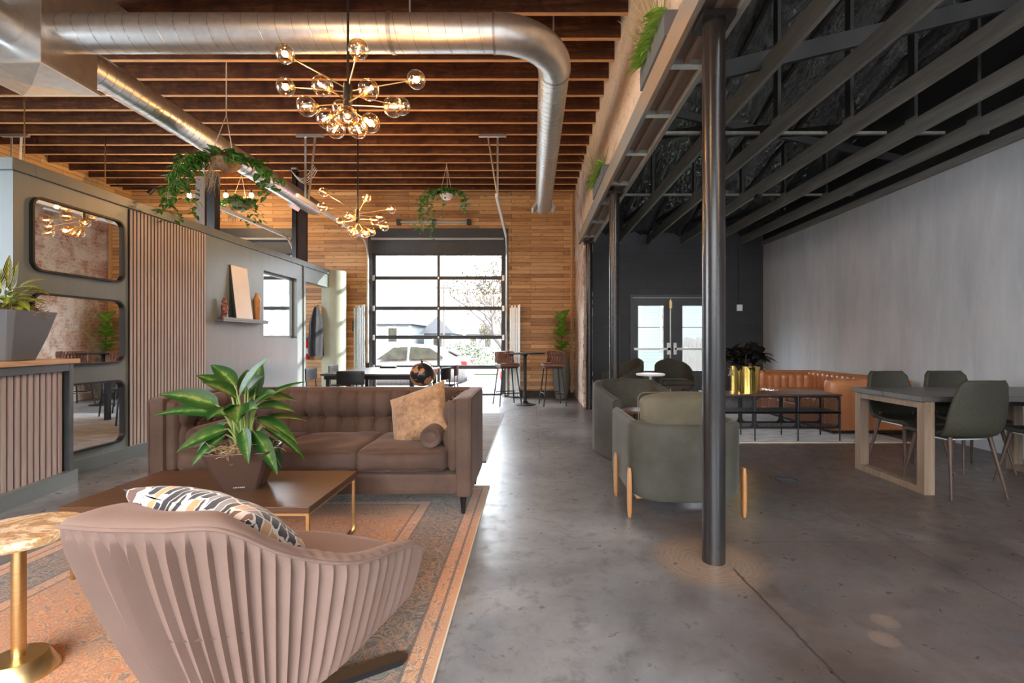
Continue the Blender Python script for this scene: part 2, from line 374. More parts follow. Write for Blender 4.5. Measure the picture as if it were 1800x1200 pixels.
def concrete():
    t = NT('polished_concrete_floor'); tc = t.n('TexCoord'); o = tc.outputs['Object']; x, y, z = t.sep(o)
    f = t.noise(o, .9, 10, .66, .4); g = t.noise(o, 7, 8, .75, .3); h = t.noise(t.co((1,1,1)), 60, 3, .7)
    c = t.ramp(f, [(.3,(.06,.058,.059)),(.5,(.155,.155,.159)),(.68,(.27,.27,.275))])
    c = t.mix(t.ramp(g,[(.27,(1,1,1)),(.48,(0,0,0))]), c, (.06,.056,.054))
    # mottled brown right of the column, with warm light and dim reflection painted in
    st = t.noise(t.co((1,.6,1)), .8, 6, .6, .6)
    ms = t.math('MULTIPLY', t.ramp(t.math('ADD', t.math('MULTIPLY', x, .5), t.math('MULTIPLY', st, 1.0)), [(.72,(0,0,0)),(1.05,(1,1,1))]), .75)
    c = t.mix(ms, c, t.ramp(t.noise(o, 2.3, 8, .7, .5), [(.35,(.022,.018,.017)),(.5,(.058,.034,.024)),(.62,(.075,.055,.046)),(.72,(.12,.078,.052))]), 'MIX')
    # trowelled patch around the column
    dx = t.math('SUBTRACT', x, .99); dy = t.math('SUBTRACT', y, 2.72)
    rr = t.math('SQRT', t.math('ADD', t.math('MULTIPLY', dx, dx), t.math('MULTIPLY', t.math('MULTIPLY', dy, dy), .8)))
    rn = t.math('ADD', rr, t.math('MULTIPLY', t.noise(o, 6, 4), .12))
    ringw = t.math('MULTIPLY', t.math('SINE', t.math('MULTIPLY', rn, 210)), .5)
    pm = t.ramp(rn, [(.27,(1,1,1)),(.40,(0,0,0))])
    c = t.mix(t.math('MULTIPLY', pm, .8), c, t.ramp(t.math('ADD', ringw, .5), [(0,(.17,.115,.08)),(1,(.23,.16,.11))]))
    # saw joints and one open crack
    wob = t.math('MULTIPLY', t.math('SUBTRACT', t.noise(o, 7, 6, .8), .5), .07)
    def line(coord, pos, wd, wobble, lim=None):
        d = t.math('ABSOLUTE', t.math('SUBTRACT', t.math('ADD', coord, wobble), pos)); l = t.math('LESS_THAN', d, wd)
        if lim:
            q, a, b = lim; l = t.math('MULTIPLY', l, t.math('MULTIPLY', t.math('GREATER_THAN', q, a), t.math('LESS_THAN', q, b)))
        return l
    yb = t.math('MULTIPLY', y, 1.0)
    l1 = line(t.math('ADD', x, t.math('MULTIPLY', y, .035)), 1.19, .006, wob, (y, -3, 2.62))
    l2 = line(x, 2.27, .006, t.math('MULTIPLY', wob, .5), (y, 2.0, 5.0))
    l3 = line(y, 2.97, .0045, 0.0, (x, 1.05, 2.6)); l4 = line(y, 5.1, .004, 0.0, (x, -.45, 3.1)); l5 = line(x, .1, .004, 0.0, (y, 5.1, 11)); l6 = line(y, 8.7, .006, 0.0, (x, -2, 1))
    cr = l1
    for l in (l2, l3, l4, l5, l6): cr = t.math('MAXIMUM', cr, l)
    c = t.mix(t.math('MULTIPLY', cr, .85), c, (.03,.022,.018))
    # two pale round spots
    for sx, sy in ((1.46,2.0),(1.56,2.13)):
        a = t.math('SUBTRACT', x, sx); b = t.math('SUBTRACT', y, sy)
        q = t.math('SQRT', t.math('ADD', t.math('MULTIPLY', a, a), t.math('MULTIPLY', b, b)))
        c = t.mix(t.math('MULTIPLY', t.math('LESS_THAN', t.math('ADD', q, t.math('MULTIPLY', wob, .3)), .055), .16), c, (.36,.24,.15))
    t.p(Base_Color=c, Roughness=t.ramp(g, [(.3,(.42,)*3),(.7,(.24,)*3)]), Specular_IOR_Level=.5)
    t.bump(t.math('SUBTRACT', t.math('MULTIPLY', h, .25), cr), .25, .006); return t.m
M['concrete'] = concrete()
def wall_grey(name, a, b, rough=.5, drip=1):
    t = NT(name); f = t.noise(t.co((1.4,1.4,.35)), 1.6, 8, .62, .3); g = t.noise(t.co((6,6,1)), 1.5, 6, .7)
    c = t.ramp(f, [(.3, a), (.7, b)]); c = t.mix(t.math('MULTIPLY', t.ramp(g,[(.5,(0,0,0)),(.75,(1,1,1))]), .25), c, tuple(q*1.35 for q in b))
    t.p(Base_Color=c, Roughness=rough).bump(t.noise(t.co(), 14, 5), .06, .01); return t.m
M['wall_right'] = wall_grey('grey_troweled_wall', (.34,.365,.385), (.46,.49,.515), .5)
M['partition'] = wall_grey('green_grey_satin_paint', (.15,.185,.185), (.18,.22,.222), .36)
M['partition_dark'] = mk('green_grey_trim_paint', (.12,.145,.14), .38, 0, (.14,.165,.16), 3)
M['sage'] = mk('sage_green_paint', (.36,.40,.30), .5, 0, (.41,.45,.34), 3)
def black_block():
    t = NT('black_painted_block'); tc = t.n('TexCoord'); x, y, z = t.sep(tc.outputs['Object'])
    br = t.n('TexBrick', {'Vector': t.comb(x, z), 'Scale': 1.0, 'Mortar Size': .006, 'Mortar Smooth': .5, 'Brick Width': .4, 'Row Height': .2,
                          'Color1': (.016,.018,.022,1), 'Color2': (.022,.025,.029,1), 'Mortar': (.010,.011,.013,1)})
    t.p(Base_Color=br.outputs[0], Roughness=.55).bump(t.math('SUBTRACT', t.noise(t.co(), 30, 4), br.outputs[1]), .3, .006); return t.m
M['block'] = black_block()
def foam():
    t = NT('black_spray_foam'); v = t.co((1,.45,1)); f = t.noise(v, 26, 8, .75, .6); g = t.noise(t.co(), 1.6, 4, .6, 1.5)
    t.p(Base_Color=t.ramp(f, [(.4,(.015,.015,.016)),(.72,(.085,.085,.085))]), Roughness=.2, Specular_IOR_Level=1, Coat_Weight=1, Coat_Roughness=.1)
    t.bump(t.math('ADD', f, t.math('MULTIPLY', g, 1.5)), 1.0, .25); return t.m
M['foam'] = foam()
M['truss_dark'] = mk('black_truss_timber', (.006,.006,.006), .7, 0, (.014,.014,.013), 2.5, bump=.2)
M['truss'] = mk('grey_painted_truss_timber', (.12,.12,.112), .6, 0, (.19,.185,.17), 2.5, (7,.6,7), bump=.25, bs=12)
M['deck'] = mk('dark_ceiling_boards', (.02,.010,.007), .8, 0, (.045,.02,.012), 2, (.6,8,1), bump=.4)
M['beam'] = mk('weathered_beam_paint', (.20,.195,.175), .65, 0, (.34,.21,.11), 1.6, (5,.5,2.5), lo=.42, hi=.75, bump=.3, bs=10)
M['beam_brown'] = mk('brown_stained_beam', (.16,.12,.10), .6, 0, (.24,.14,.08), 2, (6,.5,4), bump=.3)
M['slat'] = mk('pinkish_grey_slat', (.38,.30,.265), .5, 0, (.47,.38,.335), 3, (14,14,1), bump=.06)
M['slat_dark'] = mk('black_felt_backing', (.012,.010,.010), .9)
M['counter'] = mk_wood('oak_counter', (.40,.22,.08), (.55,.33,.13), (.65,.42,.18), 'Y')
M['walnut'] = mk_wood('walnut_top', (.05,.022,.011), (.09,.041,.02), (.13,.063,.031), 'X', .8, .28, .05)
M['dark_top'] = mk_wood('dark_stained_top', (.035,.033,.032), (.06,.055,.052), (.09,.08,.073), 'X', .8, .36, .08)
M['oak'] = mk_wood('pale_oak', (.12,.082,.054), (.18,.125,.083), (.25,.18,.125), 'Z', .8, .55)
M['leg_wood'] = mk_wood('honey_wood_leg', (.27,.115,.033), (.34,.155,.05), (.40,.20,.07), 'Z', 1, .4, .05)
M['walnut_leg'] = mk_wood('walnut_leg', (.03,.013,.008), (.055,.026,.016), (.08,.038,.023), 'Z', 1, .55, .05)
M['pine'] = mk_wood('fresh_pine_trim', (.5,.27,.10), (.62,.36,.15), (.7,.43,.2), 'Z', 1, .5)
M['velvet'] = mk_velvet('taupe_velvet', (.058,.034,.025), (.095,.057,.042), sheen=.5)
M['pink'] = mk_velvet('dusty_pink_velvet', (.165,.105,.083), (.195,.127,.102), sheen=.3, ns=2)
M['green_velvet'] = mk_velvet('sage_green_velvet', (.040,.038,.028), (.064,.061,.048), sheen=.5)
M['olive'] = mk_velvet('olive_velvet', (.085,.075,.05), (.12,.105,.07), sheen=.5)
M['chair_green'] = mk('green_leatherette', (.026,.025,.017), .6, 0, (.040,.038,.027), 60, bump=.15, bs=300, bd=.001, Specular_IOR_Level=.25)
M['tan'] = mk('tan_leather', (.34,.125,.042), .32, 0, (.42,.165,.06), 4, bump=.12, bs=90, bd=.002)
M['brown_leather'] = mk('woven_brown_leather', (.13,.055,.035), .42, 0, (.2,.09,.06), 12, bump=.1, bs=120)
def hide():
    t = NT('mottled_tan_pillow'); f = t.noise(t.co(), 26, 8, .8, .4); g = t.noise(t.co(), 5, 3, .6)
    t.p(Base_Color=t.ramp(t.math('ADD', t.math('MULTIPLY', f, .7), t.math('MULTIPLY', g, .3)), [(.36,(.10,.045,.018)),(.5,(.24,.125,.055)),(.64,(.38,.23,.11))]), Roughness=.7, Sheen_Weight=.3).bump(f,.2,.003); return t.m
M['hide'] = hide()
def pattern_pillow():
    t = NT('patchwork_print'); tc = t.n('TexCoord'); x, y, z = t.sep(tc.outputs['Object'])
    wob = t.noise(tc.outputs['Object'], 9, 2); vy = t.math('MULTIPLY', t.math('ADD', y, t.math('MULTIPLY', wob, .08)), 21); vx = t.math('MULTIPLY', t.math('ADD', x, t.math('MULTIPLY', wob, .06)), 36)
    v = t.comb(vx, vy)
    a = t.n('TexVoronoi', {'Vector': v, 'Scale': 1.0, 'Randomness': .38}, voronoi_dimensions='2D'); e = t.n('TexVoronoi', {'Vector': v, 'Scale': 1.0, 'Randomness': .38}, voronoi_dimensions='2D', feature='DISTANCE_TO_EDGE')
    r, g, b = t.n('SeparateColor', {0: a.outputs['Color']}).outputs[:3]
    c = t.ramp(r, [(0,(.015,.015,.022)),(.36,(.12,.055,.04)),(.52,(.48,.27,.12)),(.66,(.22,.19,.19)),(.8,(.015,.015,.022)),(.92,(.55,.5,.46))], 'CONSTANT')
    c = t.mix(t.math('LESS_THAN', e.outputs[0], .085), c, (.6,.54,.47))
    t.p(Base_Color=c, Roughness=.7, Sheen_Weight=.2).bump(t.noise(t.co(), 6, 3), .35, .01); return t.m
M['print'] = pattern_pillow()
def rug_mat():
    t = NT('faded_persian_rug'); tc = t.n('TexCoord'); x, y, z = t.sep(tc.outputs['Object'])
    hx, hy = 1.2625, 1.9
    dx = t.math('SUBTRACT', hx, t.math('ABSOLUTE', x)); dy = t.math('SUBTRACT', hy, t.math('ABSOLUTE', y)); d = t.math('MINIMUM', dx, dy)
    o = tc.outputs['Object']
    v1 = t.n('TexVoronoi', {'Vector': o, 'Scale': 9.0, 'Randomness': .55}, feature='SMOOTH_F1'); v2 = t.n('TexVoronoi', {'Vector': o, 'Scale': 22.0, 'Randomness': .8}, feature='DISTANCE_TO_EDGE')
    n1 = t.noise(o, 3.2, 8, .7, 1.2); n2 = t.noise(o, 30, 5, .8, .4); n3 = t.noise(t.co((1,6,1)), 12, 4, .7)
    m1 = t.math('SINE', t.math('MULTIPLY', v1.outputs[0], 60)); motif = t.math('ADD', t.math('MULTIPLY', m1, .22), t.math('ADD', t.math('MULTIPLY', n2, .9), t.math('MULTIPLY', t.math('LESS_THAN', v2.outputs[0], .05), .25)))
    field = t.ramp(motif, [(.25,(.40,.13,.035)),(.42,(.50,.20,.06)),(.58,(.48,.28,.12)),(.68,(.10,.085,.08)),(.8,(.42,.15,.05))])
    bord = t.ramp(motif, [(.25,(.055,.06,.065)),(.45,(.10,.10,.095)),(.55,(.33,.24,.13)),(.66,(.07,.07,.075)),(.85,(.38,.15,.06))])
    guard = t.ramp(motif, [(.3,(.50,.21,.09)),(.52,(.60,.33,.16)),(.66,(.2,.12,.09)),(.9,(.55,.3,.15))])
    c = t.mix(t.math('LESS_THAN', d, .48), field, guard); c = t.mix(t.math('LESS_THAN', d, .40), c, bord); c = t.mix(t.math('LESS_THAN', d, .12), c, guard)
    for q in (.05, .12, .40, .48): c = t.mix(t.math('MULTIPLY', t.math('LESS_THAN', t.math('ABSOLUTE', t.math('SUBTRACT', d, q)), .007), .8), c, (.06,.05,.05))
    c = t.mix(t.math('LESS_THAN', d, .02), c, (.5,.24,.11))
    c = t.mix(t.math('MULTIPLY', n3, .30), c, t.mix(n1, (.13,.11,.10), (.46,.22,.09)))
    t.p(Base_Color=c, Roughness=.95, Sheen_Weight=.15).bump(t.math('ADD', n2, n3), .5, .006); return t.m
M['rug'] = rug_mat()
M['runner'] = mk('grey_woven_rug', (.16,.16,.165), .95, 0, (.30,.29,.28), 3.5, (1,3,1), bump=.4, bs=80)
M['pale_rug'] = mk('pale_grey_rug', (.52,.5,.48), .95, 0, (.2,.2,.21), 5, (1,2.4,1), lo=.45, hi=.72, bump=.3, bs=60)
def onyx():
    t = NT('honey_onyx'); f = t.noise(t.co((1,1,2)), 5, 8, .7, 2.2); g = t.noise(t.co((1,2,1)), 11, 6, .7, 2)
    c = t.ramp(f, [(.3,(.62,.48,.30)),(.45,(.78,.62,.42)),(.55,(.42,.22,.08)),(.68,(.70,.52,.32)),(.8,(.25,.12,.05))])
    t.p(Base_Color=t.mix(t.ramp(g,[(.55,(0,0,0)),(.7,(1,1,1))]), c, (.3,.16,.07)), Roughness=.12, Coat_Weight=.4); return t.m
M['onyx'] = onyx()
M['moss'] = mk('dry_spanish_moss', (.20,.12,.06), .95, 0, (.34,.23,.13), 30, bump=.6)
M['moss_grey'] = mk('grey_spanish_moss', (.30,.24,.16), .95, 0, (.42,.36,.25), 30, bump=.6)
M['pot_brown'] = mk('brown_pot_plastic', (.055,.03,.022), .3)
M['pot_grey'] = mk('grey_planter', (.15,.165,.185), .4, .2)
M['pot_dark'] = mk('dark_concrete_planter', (.10,.095,.08), .5, 0, (.13,.125,.105), 4)
M['pot_white'] = mk('white_ceramic', (.75,.74,.7), .3)
M['stem'] = mk('green_stem', (.22,.30,.08), .5)
M['bark'] = mk('bark', (.035,.025,.018), .9, 0, (.06,.045,.035), 12, bump=.5)
M['leaf_spotted'] = mk_leaf('mottled_tropical_leaf', (.014,.062,.009), (.045,.13,.02), (.19,.25,.06))
M['leaf_green'] = mk_leaf('green_leaf', (.045,.16,.02), (.09,.25,.035), (.22,.38,.08))
M['leaf_bright'] = mk_leaf('bright_fiddle_leaf', (.22,.42,.05), (.34,.55,.09), (.5,.62,.2))
M['leaf_dark'] = mk_leaf('dark_rubber_leaf', (.012,.014,.012), (.022,.024,.018), (.10,.035,.025))
M['leaf_croton'] = mk_leaf('croton_leaf', (.035,.07,.015), (.07,.12,.02), (.62,.50,.08), vein=9)
M['leaf_yellow'] = mk_leaf('yellow_green_leaf', (.30,.38,.05), (.48,.50,.08), (.65,.60,.15))
M['leaf_blade'] = mk_leaf('straw_blade', (.30,.26,.12), (.42,.36,.18), (.52,.46,.28))
M['rope'] = mk('cream_rope', (.55,.48,.36), .9)
M['cable'] = mk('grey_cable', (.4,.4,.38), .5)
M['coat'] = mk('black_cloth', (.015,.016,.02), .85, 0, (.03,.032,.038), 6, bump=.3)
M['red'] = mk('red_enamel', (.62,.02,.015), .3)
M['terracotta'] = mk('ochre_ceramic', (.42,.19,.06), .4, 0, (.5,.25,.09), 6, (1,1,6))
M['carved'] = mk('carved_red_brown_figure', (.16,.035,.018), .4, 0, (.5,.3,.22), 24, lo=.45, hi=.7, bump=.4)
M['canvas'] = mk('blank_white_canvas', (.72,.71,.69), .7, 0, (.78,.77,.75), 3)
M['globe_sea'] = mk('black_globe', (.018,.018,.02), .3)
M['copper'] = mk('copper_land', (.50,.24,.10), .4, .4, (.36,.17,.08), 10)
def globe_mat():
    t = NT('black_and_copper_globe'); f = t.noise(t.co(), 7.5, 3, .5); t.p(Base_Color=t.ramp(f, [(.56,(.015,.015,.018)),(.575,(.45,.21,.09))], 'LINEAR'), Roughness=.28); return t.m
M['globe'] = globe_mat()
def mesh_mat():
    t = NT('black_expanded_mesh'); t.p(Base_Color=(.012,.012,.013), Roughness=.4, Metallic=.4)
    tc = t.n('TexCoord'); x, y, z = t.sep(tc.outputs['Object']); a = t.math('ADD', x, t.math('ADD', y, z)); b = t.math('SUBTRACT', t.math('ADD', x, y), z)
    h = t.math('MULTIPLY', t.math('ABSOLUTE', t.math('SINE', t.math('MULTIPLY', a, 180))), t.math('ABSOLUTE', t.math('SINE', t.math('MULTIPLY', b, 180))))
    tr = t.n('BsdfTransparent'); mx = t.n('MixShader', {0: t.math('GREATER_THAN', h, .22), 1: t.b.outputs[0], 2: tr.outputs[0]}); t.t.links.new(mx.outputs[0], t.out.inputs[0]); return t.m
M['mesh'] = mesh_mat()
M['car'] = mk('white_car_paint', (.12,.12,.123), .5, 0)
M['car_glass'] = mk('car_window', (.008,.010,.008), .5, 0, (.03,.026,.016), 3, Specular_IOR_Level=.05)
M['tyre'] = mk('tyre', (.02,.02,.02), .8)
M['tail'] = mk('red_tail_light', (.7,.02,.02), .2)
M['grass'] = mk('sunlit_grass', (.010,.032,.006), .95, 0, (.025,.045,.010), 2.5, bump=.5)
M['asphalt'] = mk('grey_asphalt', (.035,.035,.035), .9, 0, (.05,.05,.05), 3)
def siding(name, a, b):
    t = NT(name); tc = t.n('TexCoord'); x, y, z = t.sep(tc.outputs['Object']); fr = t.math('FRACT', t.math('MULTIPLY', z, 7))
    t.p(Base_Color=t.ramp(fr, [(0,b),(.14,b),(.16,a),(1,a)]), Roughness=.6); return t.m
M['siding_green'] = siding('pale_green_siding', (.05,.062,.055), (.03,.038,.034))
M['siding_white'] = siding('pale_grey_siding', (.10,.11,.12), (.06,.07,.078))
M['roof'] = mk('grey_shingle', (.03,.03,.034), .9, 0, (.045,.045,.05), 6)
M['fence'] = mk('weathered_board_fence', (.035,.033,.03), .85, 0, (.055,.05,.047), 3, (8,8,1))
M['fence_green'] = mk('pale_green_slat', (.10,.16,.10), .8)
M['leaf_out'] = mk('autumn_leaves', (.07,.065,.02), .8, 0, (.15,.08,.025), 1.2, lo=.5, hi=.7)
M['bush'] = mk('hedge_leaves', (.03,.05,.012), .8, 0, (.07,.075,.02), 1.5)
# ------------------------------------------------------------------ the room shell
YF = 10.78; XP = -4.23; XR = 5.18; XL = -8.9; YB = -3.6; ZD = 4.80
PT = 2.73       # partition top
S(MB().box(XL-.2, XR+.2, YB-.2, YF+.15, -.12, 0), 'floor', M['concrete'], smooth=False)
S(MB().box(XL-.2, 1.2, YB-.2, YF+.2, ZD, ZD+.15), 'ceiling', M['deck'], smooth=False)
def wall_holes(name, mat, x0, x1, z1, holes, y0, y1, axis='x'):
    """wall slab with rectangular holes (a0,a1,b0,b1) cut out, split in strips"""
    mb = MB(); xs = sorted({x0, x1, *[h[0] for h in holes], *[h[1] for h in holes]})
    for a, b in zip(xs, xs[1:]):
        hs = sorted([h for h in holes if h[0] <= a + 1e-6 and h[1] >= b - 1e-6], key=lambda h: h[2]); z = 0
        for h in hs:
            if h[2] > z + 1e-6: mb.box(a, b, y0, y1, z, h[2]) if axis == 'x' else mb.box(y0, y1, a, b, z, h[2])
            z = h[3]
        if z < z1 - 1e-6: mb.box(a, b, y0, y1, z, z1) if axis == 'x' else mb.box(y0, y1, a, b, z, z1)
    return S(mb, name, mat, smooth=False)
G1 = (-3.63, -.50, 0.0, 3.75); G2 = (-8.33, -5.20, 0.0, 3.75)
wall_holes('wall_far', M['plank'], XL-.2, 1.16, ZD, [G1, G2], YF, YF+.18)
D2 = (2.22, 4.05, 0.0, 2.27)
wall_holes('wall_far_right', M['block'], 1.16, XR+.2, 3.75, [D2], YF, YF+.18)
S(MB().box(XR, XR+.2, YB, YF, 0, 3.41), 'wall_right', M['wall_right'], smooth=False)
S(MB().box(XR, XR+.2, YB, YF, 3.41, 7.4), 'wall_right_upper', M['truss_dark'], smooth=False)
S(MB().box(XL-.2, XL, YB, YF, 0, ZD), 'wall_left', M['plank_side'], smooth=False)
wall_holes('wall_back', M['wall_right'], XL-.2, XR+.2, 6.9, [(-3.8, 1.4, .9, 3.7), (2.2, 5.0, .6, 2.8)], YB-.2, YB)
# upper dividing wall of plastered brick, and the brick pier that carries its far end
S(MB().box(.98, 1.16, YB, 8.98, 3.22, 7.4), 'wall_divide', M['stucco'], smooth=False)
S(MB().box(.98, 1.15, 8.98, YF, 3.03, 7.4), 'wall_divide_far', M['brick'], smooth=False)
pier = MB(); rnd = random.Random(3)
z = 0; k = 0
while z < 3.03:
    jut = rnd.choice((0, .05, .1, .16, .2)) if k % 2 else rnd.choice((0, .04, .12, .08))
    pier.box(.99, 1.15, 8.98 + jut*.9, YF, z, min(3.03, z+.074)); z += .074; k += 1
S(pier, 'wall_brick_pier', M['brick'], smooth=False, weld=False)
# sloping foam ceiling of the right room, with rafter ridges
def foamz(x, y):
    base = 3.66 + .25*(YF - y)
    rd = abs(((x - 1.92 + .35) % .69) - .345)
    return base - .07*math.exp(-(rd/.05)**2) + .05*noise.noise(Vector((x*5, y*2.2, 0))) + .045*noise.noise(Vector((x*17, y*8, 3)))
fm = MB().grid(lambda u, v: (1.16 + u*(XR-1.16), YB + v*(YF-YB), foamz(1.16 + u*(XR-1.16), YB + v*(YF-YB))), 230, 460)
S(fm, 'ceiling_foam', M['foam'], auto=0)
S(MB().add([(1.0,YB,7.35),(XR+.2,YB,7.35),(XR+.2,YF+.2,3.78),(1.0,YF+.2,3.78)], [(0,1,2,3)]), 'ceiling_roof_right', M['deck'], smooth=False, solid=.05)
# ledge along the right wall, and thin baseboard
S(MB().box(XR-.05, XR, YB, YF, 3.36, 3.46), 'trim_1', M['truss'], smooth=False)
S(MB().box(XR-.02, XR, YB, YF, 0, .14), 'baseboard_right', M['wall_right'], smooth=False)
S(MB().box(-.46, .98, YF-.02, YF, 0, .14), 'baseboard_far', M['fence'], smooth=False)
S(MB().box(.885, .925, YF-.045, YF, .1, 4.5), 'trim_2', M['pine'], smooth=False)
S(MB().box(.935, .955, YF-.03, YF, .1, 4.5), 'trim_3', M['pine'], smooth=False)
# ------------------------------------------------------------------ joists
jy0 = 10.56 - .406*34
proto = None
ends = {25: -8.9, 24: -8.9}
for i in range(35):
    y = jy0 + .406*i
    if y < .3: continue
    if proto is None:
        proto = tag(MB().box(-4.94, 4.94, -.020, .020, 0, .27).build('ceiling_joist', M['joist'], smooth=False), 'one of the dark reddish timber joists running across under the main ceiling', 'joist', 'timber ceiling joists')
        e = MB().box(-4.94, 4.94, -.0205, .0205, -.004, .004).build('joist_lit_edge', M['joist_lit_edge'], proto, smooth=False)
        e['label'] = 'bottom edge painted paler as if lit from below'
        o = proto
    else: o = copy_tree(proto)
    o.location = (-3.955 + .0, y, 4.53)
# ------------------------------------------------------------------ beam between the rooms and its steel columns
b = T('divider_beam', 'long weathered timber beam on round columns below the plastered brick wall', 'beam', (0, 0, 3.03))
MB().box(.885, .925, -2.5, 8.97, 0, .19).build('face_board', M['beam'], b, smooth=False, bevel=.004)
MB().box(1.125, 1.165, -2.5, 8.97, 0, .185).build('face_board', M['beam'], b, smooth=False, bevel=.004)
MB().box(.925, 1.125, -2.5, 8.97, .05, .185).build('core', M['beam_brown'], b, smooth=False)
cl = MB()
for y in (1.6, 2.1, 3.2, 3.9, 4.7, 5.6, 6.4, 7.4, 8.4): cl.box(.925, 1.125, y-.03, y+.03, .015, .05)
cl.build('cross_strap', M['galv'], b, smooth=False)
r = MB(); r.box(1.0, 1.035, -2.5, 8.97, .02, .05); r.build('batten', M['beam_brown'], b, smooth=False)
lab = ['nearest black round steel column standing on the tan trowelled patch of floor', 'middle black round steel column standing behind the green armchairs', 'farthest black round steel column beside the broken brick pier']
for i, (x, y) in enumerate(((1.025, 2.71), (1.013, 5.86), (1.06, 8.80))):
    c = T('steel_column', lab[i], 'column', (x, y, 0), 0, 'round steel columns')
    MB().lathe([(.062,0),(.062,3.0)], n=40).build('shaft', M['steel_dark'], c)
    MB().box(-.09, .09, -.09, .09, 3.0, 3.035).build('cap_plate', M['steel_dark'], c, smooth=False)
# ------------------------------------------------------------------ trusses of the right room
tn = ['leftmost', 'second from the left', 'middle', 'fourth from the left', 'rightmost']
for i, x in enumerate((1.94, 2.60, 3.36, 4.03, 4.69)):
    t = T('roof_truss', f'{tn[i]} of the five long grey timber trusses under the black foam ceiling', 'truss', (x, 0, 3.39), 0, 'timber roof trusses')
    MB().box(-.02, .02, -2.6, YF-.02, 0, .17).build('bottom_chord', M['truss'], t, smooth=False, bevel=.003)
    rz = lambda y: 3.60 + .25*(YF-y) - 3.39 + .04
    top = MB(); top.add([(-.02,-2.6,rz(-2.6)),(.02,-2.6,rz(-2.6)),(.02,YF-.02,rz(YF)),(-.02,YF-.02,rz(YF)),(-.02,-2.6,rz(-2.6)-.13),(.02,-2.6,rz(-2.6)-.13),(.02,YF-.02,rz(YF)-.05),(-.02,YF-.02,rz(YF)-.05)],
        [(0,1,2,3),(7,6,5,4),(0,4,5,1),(3,2,6,7),(1,5,6,2),(0,3,7,4)]); top.build('top_chord', M['truss_dark'], t, smooth=False)
    for y in (7.7, 5.1, 2.5):
        MB().box(-.018, .018, y-.045, y+.045, .1, rz(y)-.05).build('upright', M['truss_dark'], t, smooth=False)
        MB().bar((0, y+.02, .1), (0, y+2.3, rz(y+2.3)-.12), .034, .09).build('web', M['truss_dark'], t, smooth=False)
        MB().box(-.0225, -.0205, y-.08, y+.08, .0, .2).build('nail_plate', M['truss'], t, smooth=False)
for k, y in enumerate((7.75, 5.45)):
    tag(MB().box(1.17, XR-.01, y, y+.04, 3.57, 3.60).build('bridging_strip', M['truss'], smooth=False), ['far', 'near'][k] + ' thin horizontal strip crossing above the grey trusses', 'brace', 'bridging strips')
tag(MB().bar((1.2, 4.05, 3.40), (XR-.05, 4.05, 4.35), .04, .14).build('sway_brace', M['truss_dark'], smooth=False), 'dark slanting brace crossing behind the grey trusses at the top right', 'brace')
tag(MB().bar((1.2, 6.6, 4.5), (XR-.05, 6.6, 3.7), .035, .10).build('sway_brace', M['truss_dark'], smooth=False), 'dark brace crossing the foam ceiling farther back, slanting the other way', 'brace')
# ------------------------------------------------------------------ partition
hx = (XP-.14, XP)
mb = MB()
def pseg(y0, y1, z0, z1): mb.box(hx[0], hx[1], y0, y1, z0, z1)
pseg(3.95, 7.66, 0, PT); pseg(7.66, 8.74, 0, 1.29); pseg(7.66, 8.74, 2.36, PT); pseg(8.74, 9.05, 0, PT); pseg(9.05, 10.1, 2.36, PT)
S(mb, 'wall_partition', M['partition'], smooth=False)
S(MB().box(-6.4, hx[0], 3.95, 4.09, 0, PT), 'wall_partition_return', M['partition'], smooth=False)
S(MB().box(-6.4, XP+.025, 3.925, 4.11, PT-.10, PT+.0), 'trim_4', M['partition_dark'], smooth=False, bevel=.004)
S(MB().box(hx[0]-.02, XP+.025, 4.11, 10.2, PT-.10, PT), 'trim_5', M['partition_dark'], smooth=False, bevel=.004)
S(MB().box(XP, XP+.022, 3.93, 8.98, 0, .13), 'baseboard_partition', M['partition_dark'], smooth=False, bevel=.003)
# narrow door casing
S(MB().box(XP, XP+.02, 8.97, 9.05, .0, PT-.1), 'trim_6', M['partition_dark'], smooth=False)
# green jamb wall with a rounded corner at the end
def arc(cx, cy, r, a0, a1, n=10): return [(cx + r*math.cos(R(a0+(a1-a0)*k/n)), cy + r*math.sin(R(a0+(a1-a0)*k/n))) for k in range(n+1)]
poly = [(-4.37, 10.1), (-4.23, 10.1)] + arc(-4.23, 10.36, .26, -85, 80) + [(-4.23, 10.62), (-4.37, 10.62)]
S(MB().prism(poly, 0, PT), 'wall_partition_end', M['sage'], auto=40)
# window in the partition
wn = MB().ring([(7.66,1.29),(8.74,1.29),(8.74,2.36),(7.66,2.36)], [(7.70,1.33),(8.70,1.33),(8.70,2.32),(7.70,2.32)], hx[0]+.03, hx[0]+.07, 'X')
wf = S(wn, 'window_1', M['partition_dark'], smooth=False)
MB().box(hx[0]+.045, hx[0]+.053, 7.7, 8.7, 1.33, 2.32).build('pane', M['glass'], wf, smooth=False)
# slatted panel
sp = T('slat_panel', 'tall panel of narrow vertical wood slats on the grey green partition', 'wall panel', (XP, 5.08, .13))
MB().box(0, .012, 0, 1.20, 0, 2.49).build('backing', M['slat_dark'], sp, smooth=False)
mb = MB()
for k in range(25): mb.box(.010, .019, .006+.048*k, .006+.048*k+.028, 0, 2.49)
mb.build('slats', M['slat'], sp, smooth=False)
